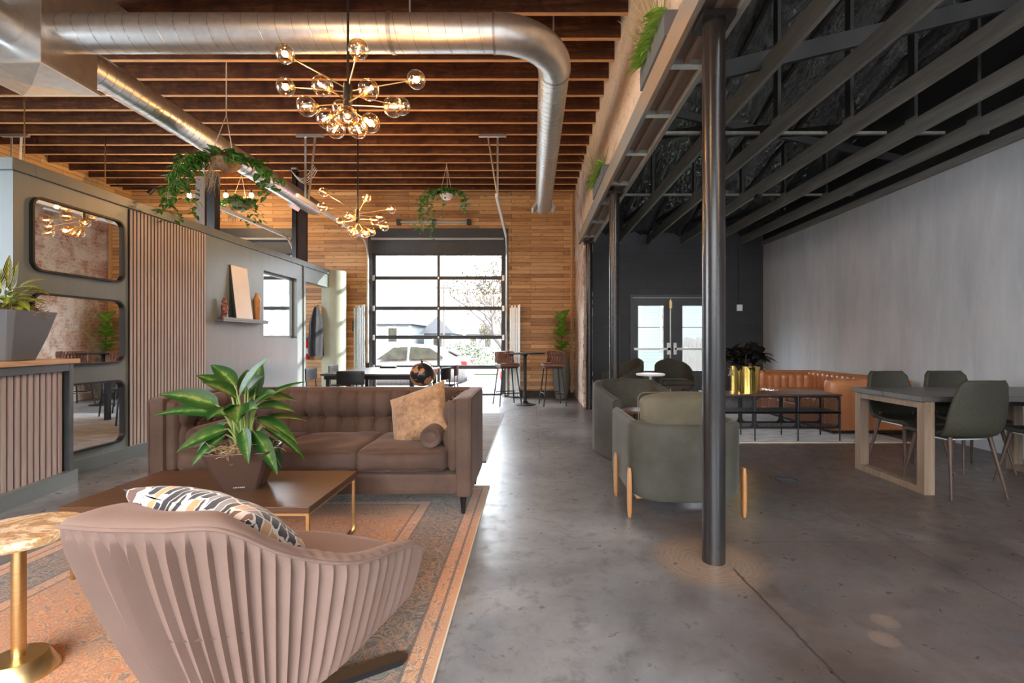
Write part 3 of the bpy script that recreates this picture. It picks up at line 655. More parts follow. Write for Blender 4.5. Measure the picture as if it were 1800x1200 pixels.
# mirrors
for nm, z0, z1 in (('uppermost of the three rounded mirrors on the partition reflecting brick and a chandelier', 1.83, 2.47), ('middle of the three rounded mirrors on the partition', 1.01, 1.65), ('lowest of the three rounded mirrors on the partition reflecting black chairs', .20, .84)):
    m = T('wall_mirror', nm, 'mirror', (XP, 4.54, (z0+z1)/2), 0, 'rounded wall mirrors')
    h = z1-z0; MB().ring(rrect(.93, h, .09, 8), rrect(.895, h-.035, .075, 8), 0, .036, 'X').build('rim', M['black'], m, auto=40)
    MB().prism(rrect(.90, h-.03, .078, 8), .006, .010, 'X').build('mirror_pane', M['mirror'], m, smooth=False)
# ------------------------------------------------------------------ glazed garage doors
def garage(n, x0, label):
    d = bpy.data.objects.new(f'door_{n}', None); COL.objects.link(d); d.location = (x0, YF+.05, 0); d['kind'] = 'structure'
    W = 3.13; fr = MB()
    fr.box(0, .09, -.05, .10, 0, 3.75); fr.box(W-.09, W, -.05, .10, 0, 3.75); fr.box(.09, W-.09, -.06, .06, 3.19, 3.75)
    fr.build('frame', M['dark_grey'], d, smooth=False)
    MB().tube([(.1,-.14,3.50),(W-.1,-.14,3.50)], .026, 10).build('spring_tube', M['cable'], d)
    zs = [3.19, 2.65, 1.97, 1.32, .65, .02]
    for k in range(5):
        z1, z0 = zs[k], zs[k+1]; s = MB()
        s.box(.09, W-.09, 0, .04, z0, z0+.045); s.box(.09, W-.09, 0, .04, z1-.035, z1)
        for a in (.09, W/2-.03, W-.16): s.box(a, a+(.06 if a > .2 and a < 2 else .07), 0, .04, z0+.045, z1-.035)
        o = s.build('door_section', M['dark_grey'], d, smooth=False)
        for a, b2 in ((.16, W/2-.03), (W/2+.03, W-.16)): MB().box(a, b2, .017, .023, z0+.045, z1-.035).build('pane', M['glass'], o, smooth=False)
        hg = MB(); 
        for a in (.115, W-.115, W/2): hg.cbox((a, -.012, z0), (.05 if a != W/2 else .03, .02, .12 if a != W/2 else .05))
        hg.build('hinge', M['alu'], o, smooth=False)
    return d
garage(1, -3.63, ''); garage(2, -8.33, '')
def track(x, label, s=1):
    t = T('door_track', label, 'door track', (x, YF, 0), 0, 'garage door tracks')
    pts = [(0,-.10,0.05),(0,-.10,3.05)] + [(0, -.10 - .42*(1-math.cos(R(a))), 3.05+.42*math.sin(R(a))) for a in range(10, 91, 10)]
    MB().tube(pts, .022, 8).build('curved_rail', M['alu'], t)
    MB().box(-.02, .02, -3.33, -.5, 3.45, 3.51).build('flat_rail', M['white'], t, smooth=False)
    h = MB(); h.bar((0,-3.05,3.5),(0,-3.05,4.55),.03,.012); h.bar((0,-2.95,3.5),(s*.16,-3.05,4.55),.03,.012)
    h.box(-.14, .3, -3.09, -3.05, 4.49, 4.528) if s > 0 else h.box(-.3, .14, -3.09, -3.05, 4.49, 4.528)
    h.build('hanger_strap', M['galv'], t, smooth=False)
track(-3.60, 'left overhead rail of the glazed garage door facing the street'); track(-.53, 'right overhead rail of the glazed garage door facing the street', -1)
track(-5.23, 'white overhead rail beyond the partition, nearer the sitting area'); track(-8.30, 'overhead rail hanging farthest left beyond the partition')
# folded gates beside the garage door
for x, lb, s in ((-3.88, 'folded metal scissor gate left of the garage door', -1), (-.47, 'folded metal scissor gate right of the garage door', 1)):
    g = T('folding_gate', lb, 'gate', (x, YF-.16, 0), 0, 'folded scissor gates')
    mb = MB()
    for k in range(6): mb.box(.012+.034*k, .036+.034*k, -.05, .05, .03, 2.02 - (.0 if k % 2 else .05))
    mb.build('slats', M['alu'], g, smooth=False)
    MB().box(.21, .235, -.03, .06, .02, 2.04).build('guide_post', M['galv'], g, smooth=False)
    MB().box(-.03, 0, -.03, .05, 1.45, 1.68).build('latch', M['dark_grey'], g, smooth=False)
lb = T('linear_wall_light', 'slim horizontal grey tube lamp mounted above the garage door', 'wall lamp', (-2.15, YF-.05, 3.88))
MB().tube([(-.78,0,0),(.78,0,0)], .03, 10).build('tube', M['alu'], lb)
mb = MB(); [mb.cbox((a,0,0),(.09,.09,.12)) for a in (-.78,0,.78)]; mb.build('bracket', M['dark_grey'], lb, smooth=False)
# ------------------------------------------------------------------ double door of the right room
d = bpy.data.objects.new('door_3', None); COL.objects.link(d); d.location = (2.22, YF, 0); d['kind'] = 'structure'
fr = MB(); fr.box(0, .05, -.02, .16, 0, 2.27); fr.box(1.78, 1.83, -.02, .16, 0, 2.27); fr.box(.05, 1.78, -.02, .16, 2.21, 2.27); fr.build('frame', M['dark_grey'], d, smooth=False)
for a, g0, g1 in ((.05, .18, .75), (.92, 1.17, 1.71)):
    l = MB().ring([(a,0.01),(a+.86,.01),(a+.86,2.20),(a,2.20)], [(g0,.58),(g1,.58),(g1,2.03),(g0,2.03)], .03, .075, 'Y').build('door_leaf', M['dark_grey'], d, smooth=False)
    MB().box(g0, g1, .05, .056, .58, 2.03).build('pane', M['glass'], l, smooth=False)
    mb = MB(); mb.box(g0, g1, .045, .06, 1.06, 1.075); mb.box(g0, g1, .045, .06, 1.54, 1.555); mb.build('muntin', M['dark_grey'], l, smooth=False)
    pb = MB(); pb.box(a+.02 if a < .5 else a+.06, a+.84, -.06, -.02, 1.04, 1.09); pb.cbox((a+.80 if a < .5 else a+.06, -.02, 1.07), (.07,.08,.26)); pb.build('push_bar', M['alu'], l, smooth=False)
    if a < .5:
        MB().tube([(.885,-.02,.1),(.885,-.02,2.16)], .011, 8).build('lock_rod', M['alu'], l)
        MB().cbox((.89,0,2.05),(.06,.06,.16)).build('latch', M['brass'], l, smooth=False)
c = T('light_switch', 'white switch box at the foot of a conduit on the black wall', 'switch', (4.64, YF, 1.98))
MB().box(-.06, .06, -.05, 0, -.07, .07).build('box', M['white'], c, smooth=False, bevel=.004)
MB().tube([(0,-.02,.07),(0,-.02,1.32)], .014, 8).build('conduit', M['fence'], c)
# ------------------------------------------------------------------ ducts
def spiral(p0, p1, r, pitch=.095, n=16):
    p0, p1 = Vector(p0), Vector(p1); d = p1-p0; L = d.length; d.normalize(); a = d.orthogonal().normalized(); b = d.cross(a)
    N = max(2, int(L/pitch*n)); 
    return MB().tube([p0 + d*(L*i/N) + (a*math.cos(2*PI*i/n) + b*math.sin(2*PI*i/n))*(r+.001) for i in range(N+1)], .0028, 5)
ZC = 3.775; RD = .147
d1 = T('spiral_duct', 'large spiral metal duct running across the top and bending away overhead', 'duct', (0, 0, 0), 0, 'spiral ducts')
MB().tube([(-3.88,4.0,ZC),(-.30,4.0,ZC)], RD, 40).build('cross_run', M['galv'], d1, auto=50)
spiral((-3.85,4.0,ZC),(-.32,4.0,ZC), RD, .135).build('seam', M['seam'], d1)
el = [(-.30 + .52*math.sin(R(a)), 4.0 + .52*(1-math.cos(R(a))), ZC) for a in range(0, 91, 6)]
MB().tube(el, RD+.004, 40).build('elbow', M['galv'], d1, auto=50)
MB().tube([(.22,4.52,ZC),(.235,9.15,ZC)], RD, 40).build('long_run', M['galv'], d1, auto=50)
spiral((.22,4.55,ZC),(.235,9.1,ZC), RD, .10).build('seam', M['seam'], d1)
for q0, q1 in (((.22,4.5,ZC),(.22,4.53,ZC)), ((-.31,4.0,ZC),(-.29,4.0,ZC)), ((-1.16,4.0,ZC),(-1.13,4.0,ZC))): MB().tube([q0, q1], RD+.007, 40).build('joint_band', M['seam'], d1, auto=50)
for s in (-1, 1):
    q = Matrix.Translation((.235 + s*.16, 8.95, ZC-.06)) @ Matrix.Rotation(R(-s*35), 4, 'Y')
    MB().box(-.02, .02, -.17, .17, -.08, .08, q).build('side_vent', M['galv'], d1, smooth=False)
mb = MB(); mb.tube([(-1.0,4.0,ZC+RD),(-1.0,4.0,4.75)], .008, 6); mb.tube([(.235,5.0,ZC+RD),(.235,5.0,4.75)], .008, 6); mb.tube([(.235,7.4,ZC+RD),(.235,7.4,4.75)], .008, 6); mb.build('hanger_wire', M['alu'], d1)
d2 = T('spiral_duct', 'spiral metal duct running from the plenum box away over the partition', 'duct', (0,0,0), 0, 'spiral ducts')
MB().tube([(-4.06,4.33,3.76),(-4.10,9.15,3.76)], RD, 40).build('long_run', M['galv'], d2, auto=50)
spiral((-4.06,4.36,3.76),(-4.10,9.1,3.76), RD, .10).build('seam', M['seam'], d2)
for s in (-1, 1):
    q = Matrix.Translation((-4.10 + s*.16, 8.75, 3.70)) @ Matrix.Rotation(R(-s*35), 4, 'Y')
    MB().box(-.02, .02, -.17, .17, -.08, .08, q).build('side_vent', M['galv'], d2, smooth=False)
MB().tube([(-4.07,6.9,3.76),(-4.07,6.93,3.76)], RD+.008, 40).build('joint_band', M['seam'], d2, auto=50)
pb = T('duct_plenum', 'square sheet metal plenum box joining the spiral ducts at top left', 'duct box', (-4.21, 4.08, 3.44))
MB().box(-.33, .33, -.25, .25, 0, 1.0).build('box', M['galv'], pb, smooth=False, bevel=.004)
MB().add([(-.345,-.265,0),(.345,-.265,0),(.345,.265,0),(-.345,.265,0),(0,0,-.05)], [(0,1,4),(1,2,4),(2,3,4),(3,0,4)]).build('bottom_panel', M['galv'], pb, smooth=False, solid=.004)
MB().ring([(-.35,-.27),(.35,-.27),(.35,.27),(-.35,.27)],[(-.33,-.25),(.33,-.25),(.33,.25),(-.33,.25)],-.006,.02).build('flange', M['alu'], pb, smooth=False)
MB().tube([(.05,-.25,.30),(.05,-1.7,.30)], RD, 36).build('near_collar', M['galv'], pb, auto=50)
MB().box(-.2, .22, .28, .9, .75, 1.05).build('upper_branch', M['galv'], pb, smooth=False)
# ------------------------------------------------------------------ chandeliers
ARMS = [(-0.442, 0.321, 0.05), (0.126, 0.225, -0.16), (0.441, 0.149, 0.05), (-0.473, 0.136, 0.12), (-0.056, -0.057, -0.26), (0.238, -0.102, -0.3), (-0.208, -0.123, -0.14), (-0.049, -0.236, -0.22), (-0.041, -0.246, -0.1), (0.127, -0.284, -0.34), (0.094, -0.237, -0.08), (0.182, -0.21, -0.1), (0.356, -0.156, -0.2), (0.281, 0.081, 0.28), (-0.134, 0.032, 0.22)]
def chandelier(label, loc, top):
    c = T('chandelier', label, 'chandelier', loc, 0, 'starburst globe chandeliers')
    MB().tube([(0,0,.09),(0,0,top-loc[2])], .008, 8).build('stem', M['black'], c)
    MB().lathe([(.006,.10),(.028,.095),(.03,.09),(.03,-.07),(.024,-.09),(.01,-.1)], n=18).build('hub', M['black'], c)
    MB().lathe([(.06,top-loc[2]-.02),(.06,top-loc[2]),(.01,top-loc[2])], n=20).build('canopy', M['black'], c)
    for x, z, y in ARMS:
        v = Vector((x, y, z)); dn = v.normalized(); s0 = Vector((0,0,max(-.08,min(.06,z*.3))))
        g = v; d = (g - s0).normalized()
        MB().cyl(s0, g - d*.062, .0045, n=8).build('arm', M['brass'], c)
        MB().cyl(g - d*.072, g - d*.045, .013, .016, n=10).build('socket', M['brass'], c)
        gl = MB().sphere(g, .062, 24, 14).build('glass_bulb', M['amber'], c)
        MB().bar(g - d*.03, g + d*.018, .008, .008).build('filament', M['filament'], gl, smooth=False)
    return c
CH1 = chandelier('large starburst chandelier of amber glass globes hanging in the foreground', (-1.21, 3.2, 2.84), 4.79)
c2 = copy_tree(CH1); c2.location = (-2.36, 6.6, 2.93); c2.rotation_euler = (0,0,R(14)); c2['label'] = 'smaller looking starburst globe chandelier farther back, in front of the garage door'
for (X, Y, Z), e in (((-1.21,3.2,2.84), 22), ((-2.36,6.6,2.93), 22)):
    for i in (0, 2, 3, 11): light('globe_light', 'POINT', (X+ARMS[i][0], Y+ARMS[i][2], Z+ARMS[i][1]), (0,0,-1), e, (1,.56,.22), shadow_soft_size=.02)
# track lights and bulbs beyond the partition
tr = T('track_light', 'black ceiling track with two spotlights beyond the partition', 'track light', (-7.55, 9.55, 4.22))
MB().box(-.75, .6, -.015, .015, .07, .10).build('track', M['black'], tr, smooth=False)
for k, x in enumerate((.08, .50)):
    q = Vector((x, 0, .07)); h = MB(); h.tube([q, q + Vector((0,0,-.06))], .006, 6); h.cyl(q + Vector((.03,0,-.04)), q + Vector((-.06,-.03,-.15)), .035, .045, 12); h.build('spot_head', M['black'], tr)
rods = MB(); rods.tube([(-.6,0,.1),(-.6,0,.55)], .006, 6); rods.tube([(.4,0,.1),(.4,0,.55)], .006, 6); rods.build('hanging_rod', M['black'], tr)
for k, (px, lbl) in enumerate(((333, 'left'), (397, 'middle'), (442, 'right'))):
    b = T('pendant_bulb', f'{lbl} of the three bare glowing bulbs beyond the partition', 'bulb', (wx(px, 9.5), 9.5, 4.10), 0, 'bare glowing bulbs')
    MB().sphere((0,0,0), .042, 16, 10, (1,1,1.2)).build('bulb', M['bulb'], b); MB().cyl((0,0,.04),(0,0,.11),.016,n=10).build('socket', M['black'], b); MB().tube([(0,0,.1),(0,0,.7)], .004, 6).build('cord', M['black'], b)
    light('bulb_glow', 'POINT', (wx(px, 9.5), 9.35, 4.0), (0,0,-1), 26, (1,.6,.26), shadow_soft_size=.06)
for px, py, y, zt, lb in ((43, 285, 6.6, 4.78, 'thin threaded rod hanging above the partition, farther left'), (185, 330, 8.1, 4.78, 'thin threaded rod hanging above the slatted panel')):
    x = wx(px, y); tag(MB().tube([(x,y,2.6),(x,y,zt)], .008, 6).build('hanging_rod', M['brass']), lb, 'rod', 'hanging rods')
# steel uprights rising behind the partition
u = T('steel_upright', 'dark steel upright behind the partition beneath the trailing plant', 'post', (-4.55, 6.85, 0), 0, 'steel uprights')
MB().box(-.16, -.03, -.06, .06, 0, 3.55).build('web_plate', M['beam_brown'], u, smooth=False); MB().box(0, .11, -.06, .06, 0, 3.6).build('flange_plate', M['steel_dark'], u, smooth=False)
u = T('steel_upright', 'dark steel upright behind the partition window, reaching the joists', 'post', (-4.48, 9.25, 0), 0, 'steel uprights')
MB().box(-.06, .02, -.06, .06, 0, 4.5).build('web_plate', M['steel_dark'], u, smooth=False); MB().box(.04, .20, -.03, .03, PT+.01, 4.4).build('flange_plate', M['deck'], u, smooth=False); MB().box(-.07, .03, -.07, .07, 4.5, 4.53).build('cap_plate', M['alu'], u, smooth=False)
cb = MB()
for k in range(4):
    cb.tube([(-4.45 + .55*t + .02*k, 9.0 - .3*t, 4.4 - .16*math.sin(PI*t) - .03*k - .1*t*(1-t)) for t in [i/14 for i in range(15)]], .006, 5)
tag(cb.build('ceiling_cable', M['rope']), 'pale loops of cable hanging beside the tall steel upright', 'cable')
# spot lamps in the right room
s = T('barn_spotlight', 'black gooseneck spotlight with pale lens hanging from a truss at top right', 'spotlight', (3.36, 3.22, 3.39))
MB().tube([(.0,0,.02),(-.03,0,-.02),(.05,0,-.0),(.08,0,.06),(.1,0,.02)], .006, 6).build('cord', M['black'], s)
MB().lathe([(.02,.08),(.03,.05),(.05,.02),(.09,-.04),(.095,-.05)], (.12,0,-.02), n=24, cap=True).build('shade', M['black'], s)
MB().lathe([(.0,-.052),(.088,-.052)], (.12,0,-.02), n=24, cap=False).build('lens', M['white'], s)
s = T('clamp_spotlight', 'small black clip spotlight on the middle truss farther back', 'spotlight', (3.36, 7.1, 3.39))
h = MB(); h.cyl((-.05,0,-.04),(-.05,-.08,-.10),.035,.05,12); h.box(-.06,.03,-.02,.02,-.04,.0); h.build('head', M['black'], s)
# ------------------------------------------------------------------ plants
def vine(mb, st, base, rnd, L, side, ls=.05, n=None, out=.12):
    pts = [Vector(base)]; d = Vector((side[0], side[1], .5)).normalized(); N = n or int(L/.05)
    for i in range(N):
        d = (d + Vector((rnd.uniform(-.3,.3), rnd.uniform(-.3,.3), -.20 if i < N*.5 else -.5))).normalized()
        pts.append(pts[-1] + d*(L/N))
    st.tube(pts, .0025, 4)
    for p in pts[1:]:
        for _ in range(rnd.choice((1,2,2))):
            a = rnd.uniform(0, 2*PI); p = p + Vector((rnd.uniform(-1,1), rnd.uniform(-1,1), rnd.uniform(-.6,.6)))*ls*.55; dv = Vector((math.cos(a), math.sin(a), rnd.uniform(-.6,.3)))
            mb.leaf(p, dv, (0,0,1), ls*rnd.uniform(.8,1.4), ls*rnd.uniform(.6,.95), .7, .2, 4)
def moss_ball(mb, c, r, rnd, n=90, h=.35, sx=1, sy=1):
    for _ in range(n):
        a = rnd.uniform(0,2*PI); rr = r*math.sqrt(rnd.random()); p = Vector((c[0]+rr*math.cos(a)*sx, c[1]+rr*math.sin(a)*sy, c[2]+rnd.uniform(0,r*h)))
        pts = [p]; d = Vector((rnd.uniform(-1,1), rnd.uniform(-1,1), rnd.uniform(-.4,.6)))
        for k in range(4): d = (d + Vector((rnd.uniform(-1,1), rnd.uniform(-1,1), rnd.uniform(-.7,.5)))).normalized(); pts.append(pts[-1] + d*r*.11)
        mb.tube(pts, .0022, 3, cap=False)
def hanging(label, loc, r, topz, vines, seed, leafm='leaf_green', ls=.05, moss=True, potm='pot_white', group='hanging trailing plants'):
    rnd = random.Random(seed); t = T('hanging_plant', label, 'hanging plant', loc, 0, group)
    MB().lathe([(r*.15,-r*.75),(r*.6,-r*.6),(r*.92,-r*.2),(r,.0),(r*.93,.0),(r*.8,-.02)], n=24).build('basket', M[potm], t)
    if moss:
        m = MB(); moss_ball(m, (0,0,-r*.35), r*1.05, rnd, 420, 1.0); m.sphere((0,0,-.02), r*.95, 14, 8, (1,1,.6)); m.build('moss', M['moss'], t)
        m = MB()
        for _ in range(46):
            a = rnd.uniform(2.4,4.4); p = Vector((r*math.cos(a), r*math.sin(a)*.7, -.02)); pts = [p]
            for k in range(7): p = p + Vector((rnd.uniform(-.03,.02), rnd.uniform(-.02,.02), -rnd.uniform(.02,.07))); pts.append(p)
            m.tube(pts, .0018, 3, cap=False)
        m.build('hanging_moss', M['moss_grey'], t)
    rp = MB(); tz = topz - loc[2]; kn = min(tz-.02, .55)
    for a in (90, 210, 330): rp.tube([(r*math.cos(R(a)), r*math.sin(R(a)), 0), (0,0,kn)], .005, 5)
    rp.tube([(0,0,kn),(0,0,tz)], .007, 6); rp.build('rope_hanger', M['rope'], t)
    lf = MB(); st = MB()
    for (dx, dy, L, k) in vines:
        for q in range(k): vine(lf, st, (dx*r*.7, dy*r*.7, .02), rnd, L*rnd.uniform(.7,1.1), (dx + rnd.uniform(-.3,.3), dy + rnd.uniform(-.3,.3)), ls)
    for _ in range(34):
        a = rnd.uniform(0,2*PI); lf.leaf((r*.5*math.cos(a), r*.5*math.sin(a), .03), (math.cos(a), math.sin(a), rnd.uniform(.2,1.4)), (0,0,1), ls*2.2, ls*1.3, .7, .2, 4)
    lf.build('foliage', M[leafm], t, weld=False); st.build('vines', M['stem'], t)
    return t
hanging('largest hanging plant, mossy basket trailing over the spiral duct', (-3.62, 5.75, 3.37), .165, 4.76, [(-1,-.2,.85,6),(-1.8,-.3,.6,4),(1.9,0,.62,7),(.8,-.6,.3,3),(-.7,-.5,1.0,4)], 5, 'leaf_green', .085, True, 'moss')
hanging('white hanging pot with dark trailing vines in front of the garage door', (wx(785,8.98), 8.98, 3.95), .13, 4.76, [(-1,-.3,.95,6),(1,-.3,.6,5),(-.4,-.8,1.1,4)], 8, 'leaf_green', .07, False)
hanging('hanging basket plant beyond the partition near the glowing bulbs', (wx(425,9.3), 9.3, 3.88), .17, 4.76, [(-1,-.3,.7,4),(1,-.3,.85,4),(.3,-.8,.6,4)], 11, 'leaf_green', .085, True, 'pot_dark')
def beam_planter(label, y0, y1, seed):
    rnd = random.Random(seed); t = T('beam_planter', label, 'planter', (.925, (y0+y1)/2, 3.222), 0, 'planters on the beam')
    L = (y1-y0)/2; MB().ring([(-.055,-L),(.045,-L),(.045,L),(-.055,L)],[(-.045,-L+.01),(.035,-L+.01),(.035,L-.01),(-.045,L-.01)],0,.17).box(-.045,.035,-L+.01,L-.01,0,.13).build('trough', M['pot_grey'], t, smooth=False)
    lf = MB(); bl = MB()
    for _ in range(60):
        y = rnd.uniform(-L, L*.9); a = rnd.uniform(-1,1)
        lf.leaf((-.02,y,.16), (-1, a*.8, rnd.uniform(-.1,1.3)), (0,0,1), rnd.uniform(.10,.2), .06, 1.1, .25, 5)
    for _ in range(70):
        y = rnd.uniform(-L*.4, L); a = rnd.uniform(-1.2,1.2)
        bl.leaf((-.005,y,.15), (rnd.uniform(-.7,.15), a*.6, 1.0), (0,0,1), rnd.uniform(.25,.45), .014, .5, .3, 6)
    lf.build('foliage', M['leaf_bright'], t, weld=False); bl.build('spiky_blades', M['leaf_blade'], t, weld=False)
beam_planter('nearer planter box of green and spiky leaves on top of the beam', 3.15, 3.85, 3)
beam_planter('farther planter box of green and spiky leaves on top of the beam', 5.9, 6.8, 4)
# ------------------------------------------------------------------ rugs
def rug(name, label, x0, x1, y0, y1, mat, h=.008, bind=None):
    t = T(name, label, 'rug', ((x0+x1)/2, (y0+y1)/2, 0)); hx2, hy2 = (x1-x0)/2, (y1-y0)/2
    MB().grid(lambda u, v: (-hx2+2*hx2*u, -hy2+2*hy2*v, h + .002*noise.noise(Vector((u*9, v*12, 1)))), 30, 40).build('pile', mat, t)
    MB().ring([(-hx2-.006,-hy2-.006),(hx2+.006,-hy2-.006),(hx2+.006,hy2+.006),(-hx2-.006,hy2+.006)],[(-hx2,-hy2),(hx2,-hy2),(hx2,hy2),(-hx2,hy2)],.0,h+.002).build('binding', bind or M['rope'], t, smooth=False)
    return t
rug('persian_rug', 'faded orange and grey persian rug under the taupe sofa and pink chair', -2.88, -.355, .3, 4.1, M['rug'])
rug('runner_rug', 'thin grey rug on the concrete behind the taupe sofa', -3.7, -.46, 4.93, 8.25, M['runner'], bind=M['dark_grey'])
rug('pale_rug', 'pale grey streaked rug under the black mesh table and tan sofa', 1.5, 4.6, 5.86, 8.7, M['pale_rug'])
# ------------------------------------------------------------------ taupe tuxedo sofa
sf = T('velvet_sofa', 'taupe velvet sofa with button tufted back on the persian rug', 'sofa', (-1.55, 3.38, 0))
W2 = 1.13; DEP = .88; HT = .835
sf_v = M['velvet']
MB().soft((0, .44, .225), (W2-.10, .425, .075), .02, n=6).build('seat_rail', sf_v, sf)
def frame_panel(cx, cy, ex, ey, z0, z1, name, r=.045):
    return MB().soft((cx, cy, (z0+z1)/2), (ex, ey, (z1-z0)/2), r, n=10).build(name, sf_v, sf)
# arms: thin outer panel with a thick padded roll inside
for s in (-1, 1):
    a = MB().soft((s*(W2-.055), .44, .485), (.055, .44, .35), .025, n=10).build('arm', sf_v, sf)
    MB().soft((s*(W2-.125), .47, .56), (.045, .44, .255), .042, (0,0,.0), n=12).build('arm_pad', sf_v, a)
    # piping
    x = s*(W2); p = [(x, 0.012, .15), (x, .012, .80), (x, .03, .825), (x, .86, .825)]
    MB().tube([(s*(W2-.004),.004,.15),(s*(W2-.004),.004,.80),(s*(W2-.004),.02,.828),(s*(W2-.004),.86,.828)], .005, 6).build('piping', sf_v, a)
MB().soft((0, DEP-.05, .485), (W2-.02, .05, .35), .03, n=10).build('back_frame', sf_v, sf)
def tuft(w, h, d, nb, zb, depth=.05):
    """padded tufted face in local x (width), z (height), facing -Y"""
    sp = w/nb
    def fn(u, v):
        x = (u-.5)*w; z = v*h
        q = (x/sp + nb/2) % 1.0; q = min(q, 1-q)*sp      # distance to the next seam
        edge = min(1, (min(u, 1-u)*w)/.05); top = min(1, (1-v)*h/.06); bot = 1
        base = depth*(1-(1-edge)**2)**.5 if edge < 1 else depth
        base *= (1-(1-top)**2)**.5 if top < 1 else 1
        seam = .026*math.exp(-(q/.014)**1.1)
        dzb = abs(z - zb); but = .03*math.exp(-((q**2 + dzb**2)/.0011))
        fold = .0*math.exp(-(abs(q - dzb*.75)/.008)**2) * (1 if dzb < .10 else 0)
        belly = .030*math.sin(PI*min(1, z/zb if z < zb else (z-zb)/(h-zb)))
        return (x, -(base + belly*edge - seam - but - fold), z)
    return fn
MB().grid(tuft(2*W2-.36, .45, .10, 13, .225), 260, 60).build('tufted_back', sf_v, sf, loc=(0, DEP-.10, .36), auto=0)
bt = None
for k in range(12):
    x = -(2*W2-.36)/2 + (2*W2-.36)/13*(k+1)
    o = MB().sphere((0,0,0), .011, 10, 6, (1,.6,1)).build('tuft_button', sf_v, sf, loc=(x, DEP-.10-.088, .585)) if bt is None else bt.copy()
    if bt is not None: COL.objects.link(o); o.location = (x, DEP-.10-.088, .585)
    bt = bt or o
for s in (-1, 1):
    g = MB().grid(tuft(.72, .36, .035, 4, .17, .02), 100, 40).build('tufted_side', sf_v, sf, auto=0); g.location = (s*(W2-.165), .42, .45); g.rotation_euler = (0, 0, s*R(-90) if s > 0 else R(90))
    g.rotation_euler = (0,0,R(-90)) if s > 0 else (0,0,R(90))
    for k in range(3):
        o = bt.copy(); COL.objects.link(o); o.location = (s*(W2-.195), .24+.18*k, .62)
cw = (2*W2-.36)/3
for k in range(3):
    cx = (k-1)*cw
    def sag(p, k=k):
        f = p.copy(); f.z += .012*noise.noise(Vector((p.x*5+k*7, p.y*5, 0))) + (.010*noise.noise(Vector((p.x*18+k, p.z*9, p.y*3))) if p.y < -.3 else 0)
        f.y += .012*noise.noise(Vector((p.x*7+k*3, p.z*14, 4))); return f
    c = MB().soft((cx, .385, .385), (cw/2+.004, .365, .078), .045, (.02,.045,.028), n=22, fn=sag).build('seat_cushion', sf_v, sf, auto=0)
    MB().tube([(cx - cw/2 + .03 + (cw-.06)*i/20, .005 -.035*math.sin(PI*i/20), .452 + .008*math.sin(PI*i/20)) for i in range(21)], .0045, 6).build('piping', sf_v, c)
for x, y in ((-W2+.09,.06),(W2-.06,.06),(-W2+.09,.76),(W2-.06,.76),(-.28,.06),(-.28,.76)):
    MB().tube([(x,y,.01),(x,y,.15)], [.014,.026], 12).build('leg', M['black'], sf)
def bolster(label, x, s):
    b = T('bolster_pillow', label, 'bolster', (x, 3.70, .545), 0, 'sofa bolsters')
    MB().tube([(0,-.26,0),(0,-.255,0),(0,-.23,0),(0,.23,0),(0,.255,0),(0,.26,0)], [.055,.07,.078,.078,.07,.055], 28).build('roll', M['velvet'], b, auto=60)
    e = MB().lathe([(.0,-.012),(.03,-.006),(.052,.004),(.066,.006)], n=24, cap=False).build('gathered_end', M['velvet'], b)
    e.rotation_euler = (R(90), 0, 0); e.location = (0, -.262, 0)
    MB().tube([(.07*math.cos(2*PI*k/24), -.258, .07*math.sin(2*PI*k/24)) for k in range(24)], .005, 6, closed=True).build('piping', M['velvet'], b)
bolster('round taupe bolster at the left arm of the velvet sofa', -2.385, -1)
bolster('round taupe bolster at the right arm, beneath the tan mottled pillow', -.715, 1)
def pillow(mb, w, h, t, n=26, sharp=2.2):
    for s in (-1, 1):
        def fn(u, v, s=s):
            x = 2*u-1; y = 2*v-1
            k = (1-abs(x)**sharp)*(1-abs(y)**sharp)
            # corners stretch out, edges draw in
            ex = w/2*x*(1 - .07*(1-abs(y)**2)*abs(x)**3); ey = h/2*y*(1 - .07*(1-abs(x)**2)*abs(y)**3)
            return (ex, ey, s*t*max(0, k)**.5 + .006*noise.noise(Vector((x*3, y*3, s))))
        mb.grid(fn, n, n)
    return mb
p = T('throw_pillow', 'square tan mottled pillow leaning on the right arm of the velvet sofa', 'pillow', (-.86, 3.735, .665))
o = pillow(MB(), .50, .42, .085).build('cover', M['hide'], p)
_e1 = Vector((.92,-.22,.34)).normalized(); _e2 = Vector((-.10,.42,.86)); _e2 = (_e2 - _e1*_e2.dot(_e1)).normalized(); p.rotation_euler = Matrix((_e1, _e2, _e1.cross(_e2))).transposed().to_euler()
MB().tube([(.185,.17,0),(.205,.19,0)], .004, 6).build('corner_seam', M['hide'], p)
# ------------------------------------------------------------------ coffee table
ct = T('coffee_table', 'square walnut coffee table on thin brass legs before the velvet sofa', 'table', (-1.755, 2.79, .004))
MB().box(-.635, .635, -.345, .345, .355, .39).build('tabletop', M['walnut'], ct, smooth=False, bevel=.003)
MB().ring([(-.60,-.32),(.62,-.32),(.62,.335),(-.60,.335)],[(-.585,-.305),(.605,-.305),(.605,.32),(-.585,.32)],.335,.353).build('apron_frame', M['brass'], ct, smooth=False)
for x, y in ((-.60,-.32),(.605,-.32),(-.60,.32),(.605,.32)): MB().box(x, x+.016, y, y+.016, .008, .335).build('leg', M['brass'], ct, smooth=False)
for x in (-.60, .605): MB().box(x, x+.016, -.304, .32, .008, .022).build('stretcher', M['brass'], ct, smooth=False)
